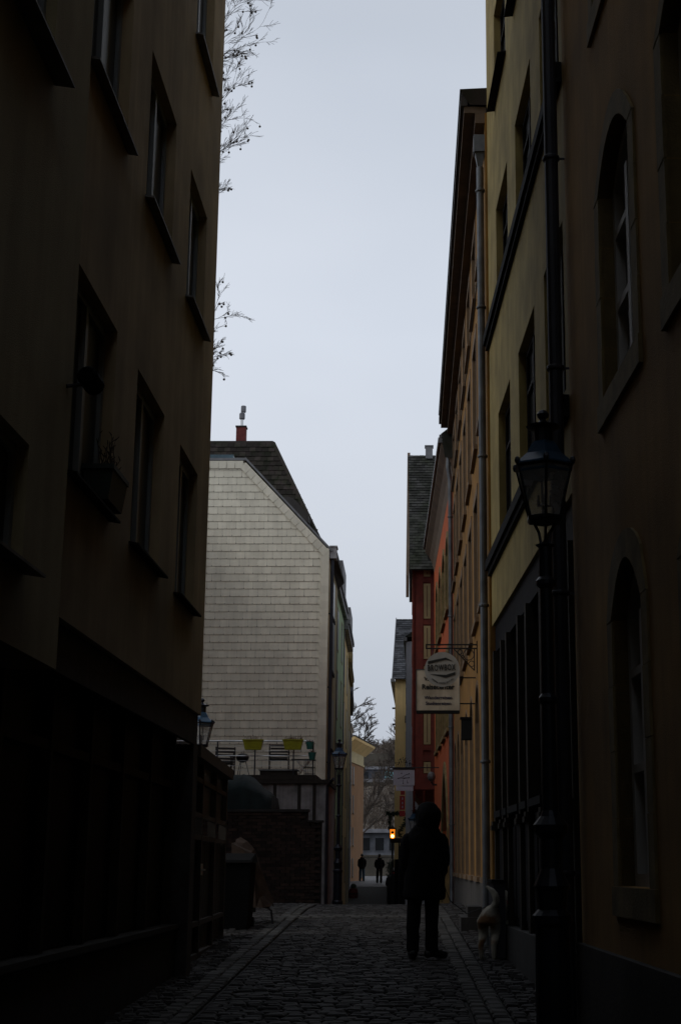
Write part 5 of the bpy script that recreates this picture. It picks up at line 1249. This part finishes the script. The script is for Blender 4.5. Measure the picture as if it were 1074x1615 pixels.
for k in range(9): g = MB().box(-19.5+1.9*k,-18.6+1.9*k,242.9,242.99,15.2,16.3); part('window', g, M_glass, tr_)
# scrub on the hill
sc = MB(); rnd = random.Random(77)
def hill_z(x_, y_):
    t_ = (y_-165)/235; return 2+(13.0*min(1,t_*2.6) if t_ < .39 else 13.0+(t_-.39)*27)+2.0*math.sin(x_*.05+1)-x_*.05*t_
for i in range(520):
    y_ = rnd.choice((rnd.uniform(166,235), rnd.uniform(255,395))); x_ = rnd.uniform(-.05*y_-6, 0.004*y_+6) 
    z_ = hill_z(x_, y_); H_ = rnd.uniform(1.6,4.2); base = Vector((x_,y_,z_-.3)); r0 = .05*y_/200
    for s_ in range(5):
        d_ = Vector((rnd.uniform(-.5,.5),rnd.uniform(-.3,.3),1)).normalized(); tip = base+d_*H_*rnd.uniform(.6,1)
        sc.tube([base,base.lerp(tip,.5)+Vector((rnd.uniform(-.2,.2),0,0)),tip],[r0,r0*.7,r0*.3],3,cap=False)
        for t_ in range(5):
            q = base.lerp(tip, rnd.uniform(.35,.95)); e = q+Vector((rnd.uniform(-.7,.7),rnd.uniform(-.3,.3),rnd.uniform(.1,.8))); sc.tube([q,e],[r0*.5,r0*.25],3,cap=False)
o = part('hillside_scrub', sc, M_scrub); o['kind'] = 'stuff'; o['label'] = 'bare winter scrub covering the far hill'
for (x_, y_, h_, lab) in ((-2.0,88,1.0,'dark potted shrub on the edge of the square beside the pub'),(-1.75,84,1.35,'taller dark potted shrub just before the square'),(-1.9,98,.8,'low potted shrub at the right edge of the bright square')):
    g_ = gz(y_); r_ = thing('potted_shrub', lab, 'plant', (x_,y_,g_), 'potted shrubs by the square')
    part('pot', MB().lathe([(.16,g_),(.22,g_+.35),(.24,g_+.38)],10,(x_,y_)), M_darkstone, r_); q = MB(); rn = random.Random(int(y_))
    for i in range(260):
        a = rn.uniform(0,6.28); rr = rn.uniform(.02,.36)*(1-.4*rn.random()); z_ = g_+.38+rn.uniform(0,h_); c = Vector((x_+rr*math.cos(a),y_+rr*math.sin(a),z_)); q.add([c,c+Vector((.07,0,.03)),c+Vector((.03,.02,.09))],[(0,1,2)])
    q.tube([(x_,y_,g_+.3),(x_,y_,g_+.4+h_*.7)],.03,5); part('foliage', q, M_leaf, r_)

# unseen block added behind the camera, stops light flooding in from the rear
bz = thing('rear_light_blocker', 'unseen plain block added behind the viewer to keep out frontal light', 'building', (0,-19,0))
part('wall', MB().box(-9,9,-22,-16.3,-1.5,15), M_leftwall2, bz); part('roof', MB().box(-9.2,9.2,-22.2,-16.1,15.003,15.3), M_eavesdk, bz)
